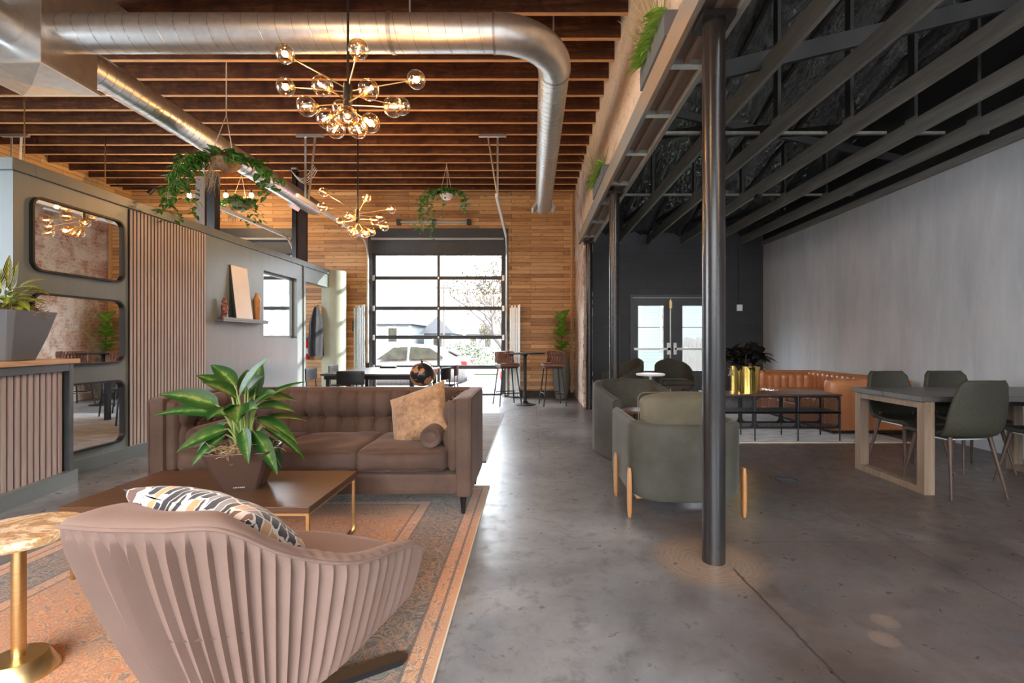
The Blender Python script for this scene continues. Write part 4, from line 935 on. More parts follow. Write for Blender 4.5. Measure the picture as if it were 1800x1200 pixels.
# potted aglaonema
def tropical(t, rnd, n, hgt, spread, leafm, L=(.2,.3), W=(.07,.1), z0=.0, droop=1.1, stemr=.0045):
    lf = MB(); st = MB()
    for i in range(n):
        a = 2*PI*(i*.382) + rnd.uniform(-.3,.3); f = (i+.5)/n
        el = R(82 - 62*f**.8 + rnd.uniform(-7,7)); l = hgt*(1.0 - .42*f)*rnd.uniform(.85,1.1)
        p0 = Vector((.03*math.cos(a), .03*math.sin(a), z0)); d = Vector((math.cos(a)*math.cos(el), math.sin(a)*math.cos(el), math.sin(el)))
        pts = [p0]
        for k in range(6):
            d = (d + Vector((math.cos(a), math.sin(a), 0))*.07*spread).normalized(); pts.append(pts[-1] + d*l/6)
        st.tube(pts, [stemr*(1.2-.1*k) for k in range(7)], 6)
        q = pts[-1]; dl = (d*.75 + Vector((math.cos(a), math.sin(a), .15))*spread).normalized()
        lf.leaf(q, dl, (0,0,1), rnd.uniform(*L), rnd.uniform(*W), droop*rnd.uniform(.7,1.25), .32, 9, twist=rnd.uniform(-.5,.5))
    lf.build('foliage', leafm, t, weld=False); st.build('stems', M['stem'], t)
def square_pot(t, mat, w0, w1, h, rot=0, seg=4, mossm='moss', inner=.9):
    mb = MB(); poly = []
    def sec(w, z, c=.16):
        k = w/2; q = k*(1-c)
        pts = [(k,-q),(k,q),(q,k),(-q,k),(-k,q),(-k,-q),(-q,-k),(q,-k)]
        return [(x*math.cos(rot)-y*math.sin(rot), x*math.sin(rot)+y*math.cos(rot), z) for x, y in pts]
    levels = [sec(w0*.97, 0), sec(w0, .006), sec(w0+(w1-w0)*.55, h*.5), sec(w1, h), sec(w1*inner, h), sec(w1*inner*.97, h*.86)]
    vs = [p for l in levels for p in l]; n = 8
    fs = [(i*n+k, i*n+(k+1)%n, (i+1)*n+(k+1)%n, (i+1)*n+k) for i in range(len(levels)-1) for k in range(n)] + [tuple(range(n))[::-1], tuple((len(levels)-1)*n+k for k in range(n))]
    mb.add(vs, fs).build('pot', mat, t, bevel=.004, auto=30)
pp = T('potted_plant', 'potted plant with broad mottled green leaves in a brown pot on the coffee table', 'plant', (-1.655, 2.80, .391))
square_pot(pp, M['pot_brown'], .19, .345, .225, R(14))
m = MB(); moss_ball(m, (0,0,.20), .165, random.Random(2), 520, .32); m.sphere((0,0,.195), .15, 16, 8, (1,1,.32)); m.build('moss', M['moss'], pp)
lf = MB(); st = MB(); rnd = random.Random(12)
# (dx, dz of the leaf base; dx, dz of the tip; depth offset; width)
AG = [(-.02,.50,.17,.72,-.05,.085),(-.10,.52,-.31,.60,.05,.10),(-.14,.44,-.41,.50,-.06,.10),(-.09,.56,-.27,.66,.10,.085),(.00,.50,-.09,.58,-.16,.12),(.02,.54,.10,.60,.0,.115),(.06,.44,.30,.56,.06,.075),
      (.06,.42,.30,.40,-.05,.10),(.08,.36,.33,.23,-.08,.085),(-.08,.38,-.46,.375,-.04,.08),(.02,.46,.08,.36,-.16,.12),(-.03,.44,-.05,.38,-.18,.12),(.10,.30,.31,.10,.02,.075),(.08,.28,.24,.06,-.10,.075),
      (.05,.40,.20,.44,-.18,.10),(-.04,.46,.03,.50,.20,.12),(-.05,.30,-.22,.20,-.16,.09),(.0,.47,.16,.42,.2,.11),(-.1,.40,-.28,.36,.15,.1),(.08,.33,.26,.30,.14,.09),(-.10,.33,-.24,.16,-.02,.07),(.03,.50,.02,.68,.1,.08),(-.06,.50,-.14,.62,.2,.08),(.09,.46,.24,.52,-.1,.08),(.04,.30,.14,.14,-.16,.07),(-.07,.26,-.16,.12,-.14,.07),(-.16,.36,-.36,.30,.12,.08),(.10,.22,.17,.04,.04,.08)]
for bx, bz, tx, tz, dy, wd in AG:
    b0 = Vector((bx*.95, dy*.5, bz*.86+.09)); tp = Vector((tx*1.0, dy*1.3, tz*.96+.06)); d = tp - b0; L = d.length*1.10; wd *= 1.25
    d0 = (d.normalized() + Vector((0,0,.30))).normalized()
    lf.leaf(b0, d0, (0, -.6, 1), L, wd, .55, .3, 10, 1.4, rnd.uniform(-.35,.35))
    root = Vector((bx*.25+rnd.uniform(-.03,.03), dy*.15, .22)); mid = (root+b0)/2 + Vector((-bx*.12, 0, .02))
    st.tube([root, mid, b0, b0 + d0*.02], [.007,.006,.0045,.003], 7)
lf.build('foliage', M['leaf_spotted'], pp, weld=False); st.build('stems', M['stem'], pp)
fc = bpy.data.curves.new('maker_mark', 'FONT'); fc.body = 'Lechuza'; fc.size = .018; fc.shear = .3; fc.align_x = 'CENTER'; fc.extrude = .0004
fo = bpy.data.objects.new('maker_mark', fc); COL.objects.link(fo); dg = bpy.context.evaluated_depsgraph_get(); me = bpy.data.meshes.new_from_object(fo.evaluated_get(dg)); bpy.data.objects.remove(fo)
mo = bpy.data.objects.new('maker_mark', me); COL.objects.link(mo); mo.parent = pp; me.materials.clear(); me.materials.append(M['cable'])
th = R(14); dn = .5*(.205)+.0025; mo.rotation_euler = (R(90-19), 0, th); mo.location = (math.sin(th)*dn, -math.cos(th)*dn, .022)
# ------------------------------------------------------------------ pink pleated chair
pc = T('pleated_armchair', 'dusty pink velvet swivel chair with deep pleats down its back', 'armchair', (-.90, 1.60, .008), R(-21.6))
CW = Matrix.Translation((-.90, 1.60, .008)) @ Matrix.Rotation(R(-21.6), 4, 'Z'); CI = CW.inverted()
# rim of the shell: plan position and height, from the left arm round the back to the right arm and across the front
RP = [(-1.19,1.93,.475),(-1.25,1.78,.50),(-1.285,1.58,.58),(-1.285,1.36,.70),(-1.20,1.235,.75),(-1.06,1.195,.757),(-.91,1.19,.757),(-.783,1.223,.745),(-.68,1.301,.655),(-.62,1.375,.60),(-.563,1.44,.562),(-.512,1.53,.53),(-.465,1.66,.505),(-.425,1.77,.478),(-.41,1.84,.43),(-.47,1.93,.37),(-.66,2.02,.35),(-.90,2.09,.35),(-1.10,2.07,.37)]
RPL = [CI @ Vector((x, y, z+.008)) for x, y, z in RP]
CC = CI @ Vector((-.86, 1.64, 0)); NR = len(RPL)
def cr(P, t):
    n = len(P); t = (t % 1)*n; i = int(t); f = t - i; a, b, c, d = P[(i-1)%n], P[i%n], P[(i+1)%n], P[(i+2)%n]
    return .5*((2*b) + (c-a)*f + (2*a-5*b+4*c-d)*f*f + (3*b-a-3*c+d)*f**3)
# resample the rim by arc length
_s = [cr(RPL, k/800) for k in range(801)]; _L = [0]
for k in range(800): _L.append(_L[-1] + (_s[k+1]-_s[k]).length)
def rimpt(u):
    t = (u % 1)*_L[-1]; lo, hi = 0, 800
    while hi - lo > 1:
        m = (lo+hi)//2
        if _L[m] <= t: lo = m
        else: hi = m
    f = (t-_L[lo])/max(1e-9, _L[hi]-_L[lo]); return _s[lo].lerp(_s[hi], f)
def outn(u):
    a = rimpt(u-.004); b = rimpt(u+.004); t = (b-a); return Vector((t.y, -t.x, 0)).normalized() * SGN
SGN = 1
if outn(.3).dot(Vector((rimpt(.3).x-CC.x, rimpt(.3).y-CC.y, 0))) < 0: SGN = -1
def fb(u):                      # 1 at the back, 0 at the front
    p = rimpt(u); c = (p.y - CC.y); return min(1, max(0, .5 - c/.85))
NP = 66
def shell(u, v):
    p = rimpt(u); f = fb(u); t = v; rb = .93 - .40*f**1.3; zb = .30 - .22*f
    if p.z < .40: zb = .26; rb = .86
    r = 1 - (1-rb)*t**1.25
    ph = (u*NP) % 1.0; k = math.sin(int(u*NP)*1.9)*.25 + 1
    pl = (.027*(ph**1.3) - .016) * k * min(1, t*10) * (.35 + .65*f) * min(1, (1-t)*5+.2)
    n = Vector((p.x-CC.x, p.y-CC.y, 0)).normalized()
    return (CC.x + (p.x-CC.x)*r + n.x*pl, CC.y + (p.y-CC.y)*r + n.y*pl, p.z + (zb - p.z)*t)
MB().grid(shell, NP*12, 34, cu=True).build('pleated_shell', M['pink'], pc, auto=50)
def rw(u):
    p = CW @ rimpt(u); lf = min(1, max(0, (-.95 - p.x)/.2)); return (.05 + .07*lf)*fb(u)**1.2 + .045
def roll(u, v):
    p = rimpt(u); n = outn(u); th = v*PI*1.02; w = rw(u)*.5
    return (p.x - n.x*(w - w*math.cos(th)), p.y - n.y*(w - w*math.cos(th)), p.z + min(w*.6,.026)*math.sin(th) + (.0016*math.sin(u*NP*2*PI) if p.z < .62 else 0))
rl = MB().grid(roll, NP*8, 12, cu=True).build('padded_rim', M['pink'], pc, auto=0)
MB().tube([rimpt(k/240) + outn(k/240)*.003 for k in range(240)], .0055, 8, closed=True).build('piping', M['pink'], rl)
def inner(u, v):
    p = rimpt(u); n = outn(u); w = rw(u); z = min(p.z, p.z + (.40-p.z)*v); x = p.x - n.x*w; y = p.y - n.y*w
    k = 1 - .10*v; return (CC.x + (x-CC.x)*k, CC.y + (y-CC.y)*k, z)
MB().grid(inner, 220, 12, cu=True).build('inner_shell', M['pink'], pc, auto=0)
def seat(u, v):
    p = rimpt(u); n = outn(u); w = rw(u)*.9 if p.z > .44 else .012; k = 1 - v
    x, y = p.x - n.x*w, p.y - n.y*w; zz = .428 + .012*(1-k*k) - (.05*max(0, (k-.85)/.15)**2 if p.z < .44 else 0)
    return (CC.x + (x-CC.x)*k, CC.y + (y-CC.y)*k, zz)
MB().grid(seat, 120, 18, cu=True).build('seat_cushion', M['pink'], pc, auto=0)
sw = MB(); sw.cyl((0,0,.03),(0,0,.16),.03,n=16); sw.build('swivel_post', M['black'], pc)
for k in range(4):
    a = R(53 + 90*k); q = Matrix.Rotation(a, 4, 'Z')
    MB().prism([(0,-.035),(.47,-.03),(.50,.0),(.47,.03),(0,.035)], .004, .024, 'Z', q).build('base_blade', M['black'], pc, smooth=False)
pl = T('patterned_pillow', 'lumbar pillow with black brown and cream patchwork print on the pink chair', 'pillow', (-.985, 1.56, .615))
pillow(MB(), .54, .40, .095, 30, 2.4).build('cover', M['print'], pl)
_e1 = Vector((.93,-.35,-.06)).normalized(); _e2 = Vector((-.12,-.66,.62)); _e2 = (_e2 - _e1*_e2.dot(_e1)).normalized(); _e3 = _e1.cross(_e2)
pl.rotation_euler = Matrix((_e1, _e2, _e3)).transposed().to_euler()
MB().sphere((-.245,.18,0), .012, 8, 6).build('dark_corner', M['coat'], pl)
# ------------------------------------------------------------------ side table
s = T('side_table', 'small round onyx side table on a brass post and cone base', 'table', (-1.885, 1.78, .008), 0)
MB().lathe([(.16,.495),(.178,.50),(.184,.508),(.184,.528),(.178,.534),(.0,.535)], n=64, cap=True).build('tabletop', M['onyx'], s)
MB().cyl((0,0,.05),(0,0,.497),.021,n=28).build('post', M['brass'], s)
MB().lathe([(.115,0),(.115,.008),(.085,.06),(.08,.066),(.02,.068)], n=48).build('base', M['brass'], s, auto=30)
# ------------------------------------------------------------------ bar counter and its plant
a0 = R(12)
cn = T('bar_counter', 'dark bar counter with vertical slat front at the left edge', 'counter', (-3.97, 4.20, 0), a0)
fp = [(0,0),(0,-2.6),(-.6,-2.6),(-.52,-.28),(-.20,0)]
MB().prism([(-.045,-.035),(-.045,-2.6),(-.6,-2.6),(-.50,-.30),(-.22,-.035)], .11, 1.04).build('body', M['slat_dark'], cn, smooth=False)
MB().prism([(.02,.02),(.02,-2.6),(-.6,-2.6),(-.50,-.28),(-.22,.02)], 0, .12).build('plinth', M['partition_dark'], cn, smooth=False)
fr = MB(); fr.box(-.045,0,-.05,0,.12,1.04); fr.box(-.045,0,-2.6,-.05,.975,1.04); fr.build('front_frame', M['dark_grey'], cn, smooth=False, bevel=.003)
mb = MB(); k = -.085
while k > -2.5: mb.box(-.045, -.032, k-.038, k, .12, .972); k -= .062
mb.build('slats', M['slat'], cn, smooth=False)
tag(MB().prism([(.03,.035),(.03,-2.6),(-.62,-2.6),(-.53,-.26),(-.235,.035)], 1.042, 1.082).build('countertop', M['counter'], smooth=False, bevel=.003, loc=(-3.97,4.20,0), rz=a0), 'warm oak slab top lying on the slatted bar counter', 'countertop')
cp = T('croton_planter', 'grey square planter of croton and yellow green leaves on the oak counter', 'plant', (-4.02, 3.70, 1.084), 0)
square_pot(cp, M['pot_grey'], .25, .44, .38, R(8))
m = MB(); moss_ball(m, (0,0,.36), .215, random.Random(4), 420, .2); m.sphere((0,0,.355), .19, 16, 8, (1,1,.15)); m.build('moss', M['moss'], cp)
rnd = random.Random(21); cr = MB(); ye = MB(); st = MB()
for i in range(15):
    a = i*2.4; el = rnd.uniform(.25, 1.35); b0 = Vector((.05*math.cos(a), .05*math.sin(a), .5 + .03*math.sin(i))); d = Vector((math.cos(a)*math.cos(el), math.sin(a)*math.cos(el)*.8, math.sin(el)))
    b1 = b0 + d*.04; cr.leaf(b1, d, (0,-.5,1), rnd.uniform(.18,.30), rnd.uniform(.05,.085), .9, .2, 8)
cr.leaf((.03,-.06,.52), (.05,-.15,1), (0,-1,.1), .22, .125, .2, .15, 9); cr.leaf((.10,-.06,.47), (1,-.1,.12), (0,-.5,1), .32, .05, .5, .2, 9); cr.leaf((.08,-.08,.50), (.9,-.2,.5), (0,-.5,1), .28, .045, .6, .2, 9)
for i in range(46):
    a = rnd.uniform(0,2*PI); r0 = rnd.uniform(.0,.16); b0 = Vector((r0*math.cos(a), r0*math.sin(a), .36 + rnd.uniform(.03,.13))); el = rnd.uniform(-.1,.8)
    ye.leaf(b0, (math.cos(a), math.sin(a)-.3, math.tan(el)), (0,-.3,1), rnd.uniform(.10,.17), rnd.uniform(.05,.075), 1.0, .25, 6); st.tube([(r0*.5*math.cos(a), r0*.5*math.sin(a), .34), b0], .003, 5)
st.tube([(0,0,.34),(0,0,.54)], .008, 6)
cr.build('croton_leaves', M['leaf_croton'], cp, weld=False); ye.build('yellow_green_leaves', M['leaf_yellow'], cp, weld=False); st.build('stems', M['stem'], cp)
# ------------------------------------------------------------------ shelf with objects
ys0, ys1 = 6.47, 7.58; zs = wz(563, 6.9)
sh = T('wall_shelf', 'thin grey ledge shelf on the partition wall', 'shelf', (XP, (ys0+ys1)/2, zs))
MB().box(0, .12, -.555, .555, -.03, 0).build('board', M['partition_dark'], sh, smooth=False, bevel=.003)
MB().box(.115, .125, -.555, .555, 0, .028).build('front_lip', M['partition'], sh, smooth=False)
fg = T('figurine', 'small carved reddish brown figurine at the near end of the wall shelf', 'figurine', (XP+.06, 6.58, zs))
mb = MB(); mb.lathe([(.05,0),(.05,.015),(.042,.05),(.035,.12),(.045,.16),(.03,.20),(.02,.215)], n=14)
mb.sphere((0,0,.245), .032, 12, 8, (1,1,1.15)); mb.sphere((.02,-.02,.10), .032, 10, 8); mb.sphere((.015,.02,.15), .03, 10, 8); mb.sphere((0,.0,.275), .022, 10, 6)
mb.build('figure', M['carved'], fg, auto=0)
q = Matrix.Rotation(R(-6.5), 4, 'Y')
fr = T('leaning_canvas', 'tall blank white canvas leaning on the wall shelf', 'canvas', (XP+.105, 6.98, zs+.004))
MB().box(-.030, 0, -.20, .20, 0, .78, q).build('stretcher_frame', M['dark_grey'], fr, smooth=False); MB().box(0, .004, -.195, .195, .004, .776, q).build('canvas_face', M['canvas'], fr, smooth=False)
vs = T('ochre_vase', 'slender ochre bottle vase at the far end of the wall shelf', 'vase', (XP+.065, 7.35, zs))
MB().lathe([(.042,0),(.045,.01),(.05,.14),(.056,.31),(.055,.33),(.028,.40),(.024,.415),(.024,.435),(.018,.435)], n=28).build('body', M['terracotta'], vs)
# coat and extinguisher seen through the doorway
c = T('hanging_coat', 'dark coat hanging on the jamb inside the partition doorway', 'coat', (-4.42, 10.02, 1.95))
def coat(u, v):
    a = 2*PI*u; w = .05 + .13*min(1, v*3)**.7 + .04*v; return (w*.55*math.cos(a)*(1+.15*math.sin(5*a+v*3)), -.05 + w*math.sin(a)*(1+.1*math.cos(7*a)), -1.02*v)
MB().grid(coat, 48, 20, cu=True).build('cloth', M['coat'], c, auto=0); MB().tube([(0,-.05,0),(0,-.0,.03),(0,.07,.03)], .008, 6).build('hook', M['black'], c)
e = T('fire_extinguisher', 'red fire extinguisher on the wood wall seen through the doorway', 'fire extinguisher', (wx(543, YF)+.0, YF-.10, .84))
MB().lathe([(.06,0),(.065,.01),(.065,.33),(.05,.38),(.02,.40),(.02,.43)], n=24).build('cylinder', M['red'], e)
mb = MB(); mb.cbox((0,0,.45),(.05,.03,.05)); mb.bar((0,0,.46),(.1,-.02,.49),.015,.02); mb.build('valve', M['black'], e, smooth=False)
MB().tube([(.0,0,.44),(.06,-.04,.42),(.085,-.04,.3),(.08,-.02,.1)], .01, 8).build('hose', M['black'], e); MB().lathe([(.0658,.12),(.0658,.24)], n=24, cap=False).build('label_band', M['white'], e)
# ------------------------------------------------------------------ communal table, chairs, globe
tb = T('communal_table', 'long black communal table with pale sheen behind the velvet sofa', 'table', (-2.50, 8.42, 0))
MB().box(-.74, .74, -.98, .98, .70, .73).build('tabletop', M['dark_top'], tb, smooth=False, bevel=.003)
MB().ring([(-.70,-.94),(.70,-.94),(.70,.94),(-.70,.94)],[(-.67,-.91),(.67,-.91),(.67,.91),(-.67,.91)],.64,.698).build('apron', M['black'], tb, smooth=False)
for x, y in ((-.68,-.92),(.62,-.92),(-.68,.86),(.62,.86)): MB().box(x, x+.06, y, y+.06, 0.01, .64).build('leg', M['black'], tb, smooth=False)
def black_chair(label):
    c = T('cafe_chair', label, 'chair', (0,0,0), 0, 'black chairs at the communal table')
    MB().soft((0,0,.445), (.20,.20,.014), .012, (0,0,.004), n=5).build('seat', M['black'], c)
    MB().soft((0,-.215,.70), (.205,.012,.10), .011, n=6, fn=lambda p: Vector((p.x, p.y + .6*p.x*p.x, p.z))).build('backrest', M['black'], c)
    for x in (-.17, .17):
        MB().tube([(x,-.19,.43),(x,-.24,.01)], .012, 8).build('leg', M['black'], c); MB().tube([(x,.17,.43),(x*1.08,.2,.01)], .012, 8).build('leg', M['black'], c)
        MB().bar((x,-.18,.43),(x,-.205,.78),.02,.014).build('back_post', M['black'], c, smooth=False)
    return c
ch = black_chair('black cafe chair tucked at the near end of the communal table'); ch.location = (-2.62, 7.22, 0)
for x, y, rz, lb in ((-3.42, 7.95, -90, 'black cafe chair at the left side of the communal table, nearer one'), (-3.42, 8.85, -90, 'black cafe chair at the left side of the communal table, farther one'),
                     (-1.60, 8.1, 78, 'black cafe chair at the right side of the communal table, nearer one'), (-1.58, 9.0, 90, 'black cafe chair at the right side of the communal table, farther one')):
    dup(ch, (x, y, 0), R(rz), lb)
n = T('napkin_box', 'small black box lying on the communal table', 'box', (wx(683, 9.1), 9.1, .731)); MB().box(-.15,.15,-.06,.06,0,.035).build('body', M['black'], n, smooth=False, bevel=.004); MB().box(-.13,.13,-.045,.045,.035,.039).build('lid', M['dark_grey'], n, smooth=False)
n = T('table_cup', 'tiny dark cup at the far left of the communal table', 'cup', (-3.12, 9.25, .731)); MB().lathe([(.03,0),(.035,.01),(.04,.09),(.034,.09),(.03,.02)], n=16).build('cup', M['pot_brown'], n); mb = MB(); [mb.tube([(0,0,.03),(.03*math.cos(a),.03*math.sin(a),.13)], .004, 5) for a in (0,2,4)]; mb.build('sticks', M['walnut'], n)
g = T('globe', 'black and copper world globe standing behind the velvet sofa', 'globe', (-1.265, 5.62, .008))
MB().sphere((0,0,.84), .139, 36, 22).build('sphere', M['globe'], g); mb = MB(); mb.cyl((0,0,.975),(0,0,1.0),.012,n=10); mb.tube([(0,0,.99),(-.012,0,1.01),(0,0,1.025)], .005, 6); mb.build('finial', M['black'], g)
MB().tube([(.155*math.sin(R(a)), 0, .84-.155*math.cos(R(a))) for a in range(0, 181, 9)], .005, 6).build('meridian_arm', M['brass'], g)
MB().cyl((0,0,.05),(0,0,.69),.014,n=12).build('stand_post', M['black'], g); MB().lathe([(.16,0),(.16,.012),(.05,.03),(.016,.06)], n=28).build('stand_base', M['black'], g)
# ------------------------------------------------------------------ bar table, stools, fiddle leaf fig
t = T('bar_table', 'tall round black pedestal table by the wood wall', 'table', (-.115, 9.42, 0))
MB().lathe([(.39,.985),(.395,.99),(.395,1.008),(.39,1.012)], n=48).build('tabletop', M['black'], t); MB().lathe([(.22,0),(.215,.012),(.08,.035),(.04,.08),(.032,.14),(.032,.95),(.08,.985)], n=32).build('pedestal', M['black'], t)
def stool(label, loc, rz):
    s = T('bar_stool', label, 'bar stool', loc, rz, 'woven leather bar stools')
    MB().soft((0,0,.775), (.215,.20,.035), .03, (0,0,.008), n=8).build('seat', M['brown_leather'], s)
    # woven low back: crossing straps around three sides
    bk = MB()
    def bp(a, z, r=0): return (.225*math.sin(a)*(1+r), -.225*math.cos(a)*(1+r)+.0, z)
    for k in range(-8, 9):
        a = R(12.5*k)
        for s2 in (-1, 1):
            pts = [bp(a + s2*R(12)*(q-.5), .83+.20*q, .03*s2*math.sin(PI*2*q)) for q in (0,.25,.5,.75,1)]
            bk.tube(pts, .017, 6)
    bk.tube([bp(R(a), 1.03) for a in range(-106, 107, 8)], .014, 8); bk.tube([bp(R(a), .83) for a in range(-106, 107, 8)], .012, 8)
    bk.build('woven_backrest', M['brown_leather'], s)
    MB().ring(rrect(.36,.34,.03), rrect(.32,.30,.02), .715, .738).build('seat_frame', M['black'], s)
    for x, y in ((1,1),(-1,1),(1,-1),(-1,-1)): MB().tube([(x*.15,y*.14,.72),(x*.235,y*.22,.0)], .0125, 8).build('leg', M['black'], s)
    q = .205; mb = MB(); mb.tube([(-q,-q+.01,.24),(q,-q+.01,.24),(q,q-.01,.24),(-q,q-.01,.24)], .010, 8, closed=True); mb.build('footrest', M['black'], s)
    return s
s1 = stool('woven brown leather bar stool left of the tall round table', (-.46, 9.42, 0), R(-70))
s2 = dup(s1, (.42, 9.36, 0), R(100), 'woven brown leather bar stool right of the tall round table')
p = T('fiddle_leaf_plant', 'bright fiddle leaf plant in a tall dark floor planter by the wood wall', 'plant', (.66, 10.36, 0))
MB().lathe([(.11,0),(.13,.02),(.185,.35),(.19,.6),(.165,.86),(.15,.88),(.14,.86),(.14,.80)], n=40).build('planter', M['pot_dark'], p)
rnd = random.Random(5); lf = MB(); st = MB(); st.tube([(0,0,.75),(.01,0,1.2),(-.02,0,1.72)], [.014,.011,.006], 7)
for i in range(40):
    f = i/40; z = .95 + .85*f; a = i*2.4; g2 = .35 + .65*abs(math.sin(f*PI*1.2+.3)) 
    if .30 < f < .42: continue
    lf.leaf((0,0,z), (math.cos(a), math.sin(a), .35 + .6*f), (0,0,1), .25*g2+.07, .26*g2+.06, .5, .12, 6)
lf.build('foliage', M['leaf_bright'], p, weld=False); st.build('stem', M['bark'], p)
# ------------------------------------------------------------------ front green armchair
def ushell(w, d, h0, h1, th, n=64, rnd=.24, hf=None, dip=0.0, bow=.0):
    """U shaped padded wall open to +Y: outer width w, depth d, from z h0 to h1"""
    path = []
    hw, hd = w/2, d/2
    pts = [(-hw+th/2, hd)] + [(-hw+th/2, hd*(1-k/6) + (-hd+rnd)*(k/6)) for k in range(1, 7)]
    r = rnd
    pts += [(-hw+r + (-(r-th/2))*math.cos(R(a)), -hd+r - (r-th/2)*math.sin(R(a))) for a in range(8, 90, 8)]
    pts += [(x, -hd+th/2) for x in [(-hw+r)+(2*(hw-r))*k/8 for k in range(9)]]
    pts += [(-x, y) for x, y in pts[::-1][9:]]
    return pts
def uchair(mb, pts, th, z0f, z1f, seg=10):
    """sweep a rounded upright section along the plan path"""
    N = len(pts); sec = []
    def section(i):
        z0, z1 = z0f(i/(N-1)), z1f(i/(N-1)); r = th/2; out = []
        for k in range(seg+1): a = PI*k/seg; out.append((r*math.cos(a), z1 - r + r*math.sin(a)))
        for k in range(seg//2+1): a = PI + PI*k/(seg//2); out.append((r*math.cos(a), z0 + r*.5 + r*.5*math.sin(a)))
        return out
    vs = []; m = None
    for i, (x, y) in enumerate(pts):
        a = Vector(pts[max(0,i-1)]); b = Vector(pts[min(N-1,i+1)]); t = (b-a).normalized(); nr = Vector((t.y, -t.x))
        s = section(i); m = len(s)
        for q, z in s: vs.append((x + nr.x*q, y + nr.y*q, z))
    fs = [(i*m+k, i*m+(k+1)%m, (i+1)*m+(k+1)%m, (i+1)*m+k) for i in range(N-1) for k in range(m)]
    fs += [tuple(range(m)), tuple((N-1)*m+k for k in range(m))[::-1]]
    return mb.add(vs, fs)
ga = T('green_armchair', 'sage green velvet armchair on wooden legs, seen from behind near the column', 'armchair', (1.09, 3.72, 0), R(0))
pts = ushell(.79, .80, 0, 0, .075, rnd=.16)
arm_h = lambda t: .655 + .0*t; bot = lambda t: .15 - .035*math.sin(PI*min(1,max(0,(t-.25)/.5)))
uchair(MB(), pts, .075, bot, lambda t: .672 - .018*math.sin(PI*min(1,max(0,(t-.3)/.4))) , 10).build('padded_shell', M['green_velvet'], ga, auto=50)
MB().soft((0,.03,.24), (.34,.35,.10), .04, n=6).build('seat_base', M['green_velvet'], ga); MB().soft((0,.06,.40), (.33,.35,.075), .05, (0,.02,.02), n=10).build('seat_cushion', M['green_velvet'], ga)
for x, y in ((-.40,-.34),(.40,-.34),(-.415,.12),(.415,.12)):
    MB().soft((x,y,.175), (.016,.026,.175), .014, n=5, fn=lambda p: Vector((p.x*(1-.18*(abs(p.z)/.17)**3), p.y*(1-.25*(abs(p.z)/.17)**3), p.z))).build('leg', M['leg_wood'], ga)
MB().box(-.34,.34,-.30,.30,.12,.15).build('under_rail', M['leg_wood'], ga, smooth=False)
p = T('back_cushion', 'puffy olive velvet cushion propped inside the near green armchair', 'cushion', (1.13, 3.63, .635), R(2)); p.rotation_euler = (R(78), 0, R(4))
MB().soft((0,0,0), (.31,.205,.05), .045, (.0,.015,.055), n=20, fn=lambda p: Vector((p.x, p.y*(1-.10*(abs(p.x)/.31)**4*0-.0) - .03*abs(p.x/.31)**3*(p.y/.2), p.z + .018*noise.noise(p*9)))).build('cover', M['olive'], p, auto=0)
MB().tube([(a,b,0) for a, b in rrect(.645,.43,.06,6)], .004, 6, closed=True).build('piping', M['olive'], p)
# barrel chair facing the camera
def barrel(label, loc, rz, w=.84, d=.78, h=.79, floor=.0, mat='green_velvet', legs=None):
    c = T('barrel_armchair', label, 'armchair', loc, rz, 'green barrel armchairs')
    pts = ushell(w, d, 0, 0, .10, rnd=.34)
    uchair(MB(), pts, .10, lambda t: floor, lambda t: h - .02 + .02*math.sin(PI*t) - .13*max(0, abs(t-.5)*2-.6)/.4, 10).build('padded_shell', M[mat], c, auto=50)
    MB().soft((0,.05,.37), (w/2-.09,d/2-.06,.07), .05, (0,0,.02), n=10).build('seat_cushion', M[mat], c); MB().soft((0,.02,.25), (w/2-.10,d/2-.09,.06), .03, n=5).build('seat_base', M[mat], c)
    return c
b1 = barrel('grey green barrel armchair behind the near green armchair, facing the camera', (1.13, 5.42, 0), R(196))
def tub(label, loc, rz):
    c = T('tub_chair', label, 'chair', loc, rz, 'olive tub chairs')
    pts = ushell(.64, .58, 0, 0, .05, rnd=.27)
    uchair(MB(), pts, .05, lambda t: .46, lambda t: .66 + .27*math.sin(PI*min(1,max(0,(t-.05)/.9)))**.7, 8).build('curved_back', M['green_velvet'], c, auto=50)
    MB().soft((0,.03,.52), (.27,.26,.045), .035, (0,0,.015), n=8).build('seat', M['green_velvet'], c)
    MB().ring(rrect(.56,.5,.06), rrect(.48,.42,.05), .42, .47).build('seat_rail', M['walnut_leg'], c)
    for x, y in ((1,1),(-1,1),(1,-1),(-1,-1)): MB().tube([(x*.24,y*.21,.43),(x*.27,y*.24,.012)], [.024,.013], 8).build('leg', M['walnut_leg'], c)
    return c
t1 = tub('olive green tub chair with wooden legs facing the camera by the double door', (2.52, 8.55, 0), R(180))
t2 = dup(t1, (1.72, 8.75, 0), R(118), 'olive green tub chair in profile behind the middle steel column'); 
w = T('cafe_table', 'small round white topped table between the two tub chairs', 'table', (1.98, 8.0, .011)); MB().lathe([(.23,.66),(.235,.67),(.235,.685),(.22,.69)], n=32).build('tabletop', M['white'], w); MB().lathe([(.18,0),(.17,.015),(.03,.04),(.025,.64),(.06,.66)], n=24).build('pedestal', M['alu'], w)
w = T('drinks_table', 'little round wooden table between the barrel chair and near armchair', 'table', (1.02, 4.62, 0)); MB().lathe([(.15,.555),(.155,.56),(.155,.578),(.15,.582)], n=32).build('tabletop', M['walnut'], w)
for a in (30,150,270): MB().tube([(.03*math.cos(R(a)),.03*math.sin(R(a)),.555),(.14*math.cos(R(a)),.14*math.sin(R(a)),0)], [.014,.010], 8).build('leg', M['walnut_leg'], w)
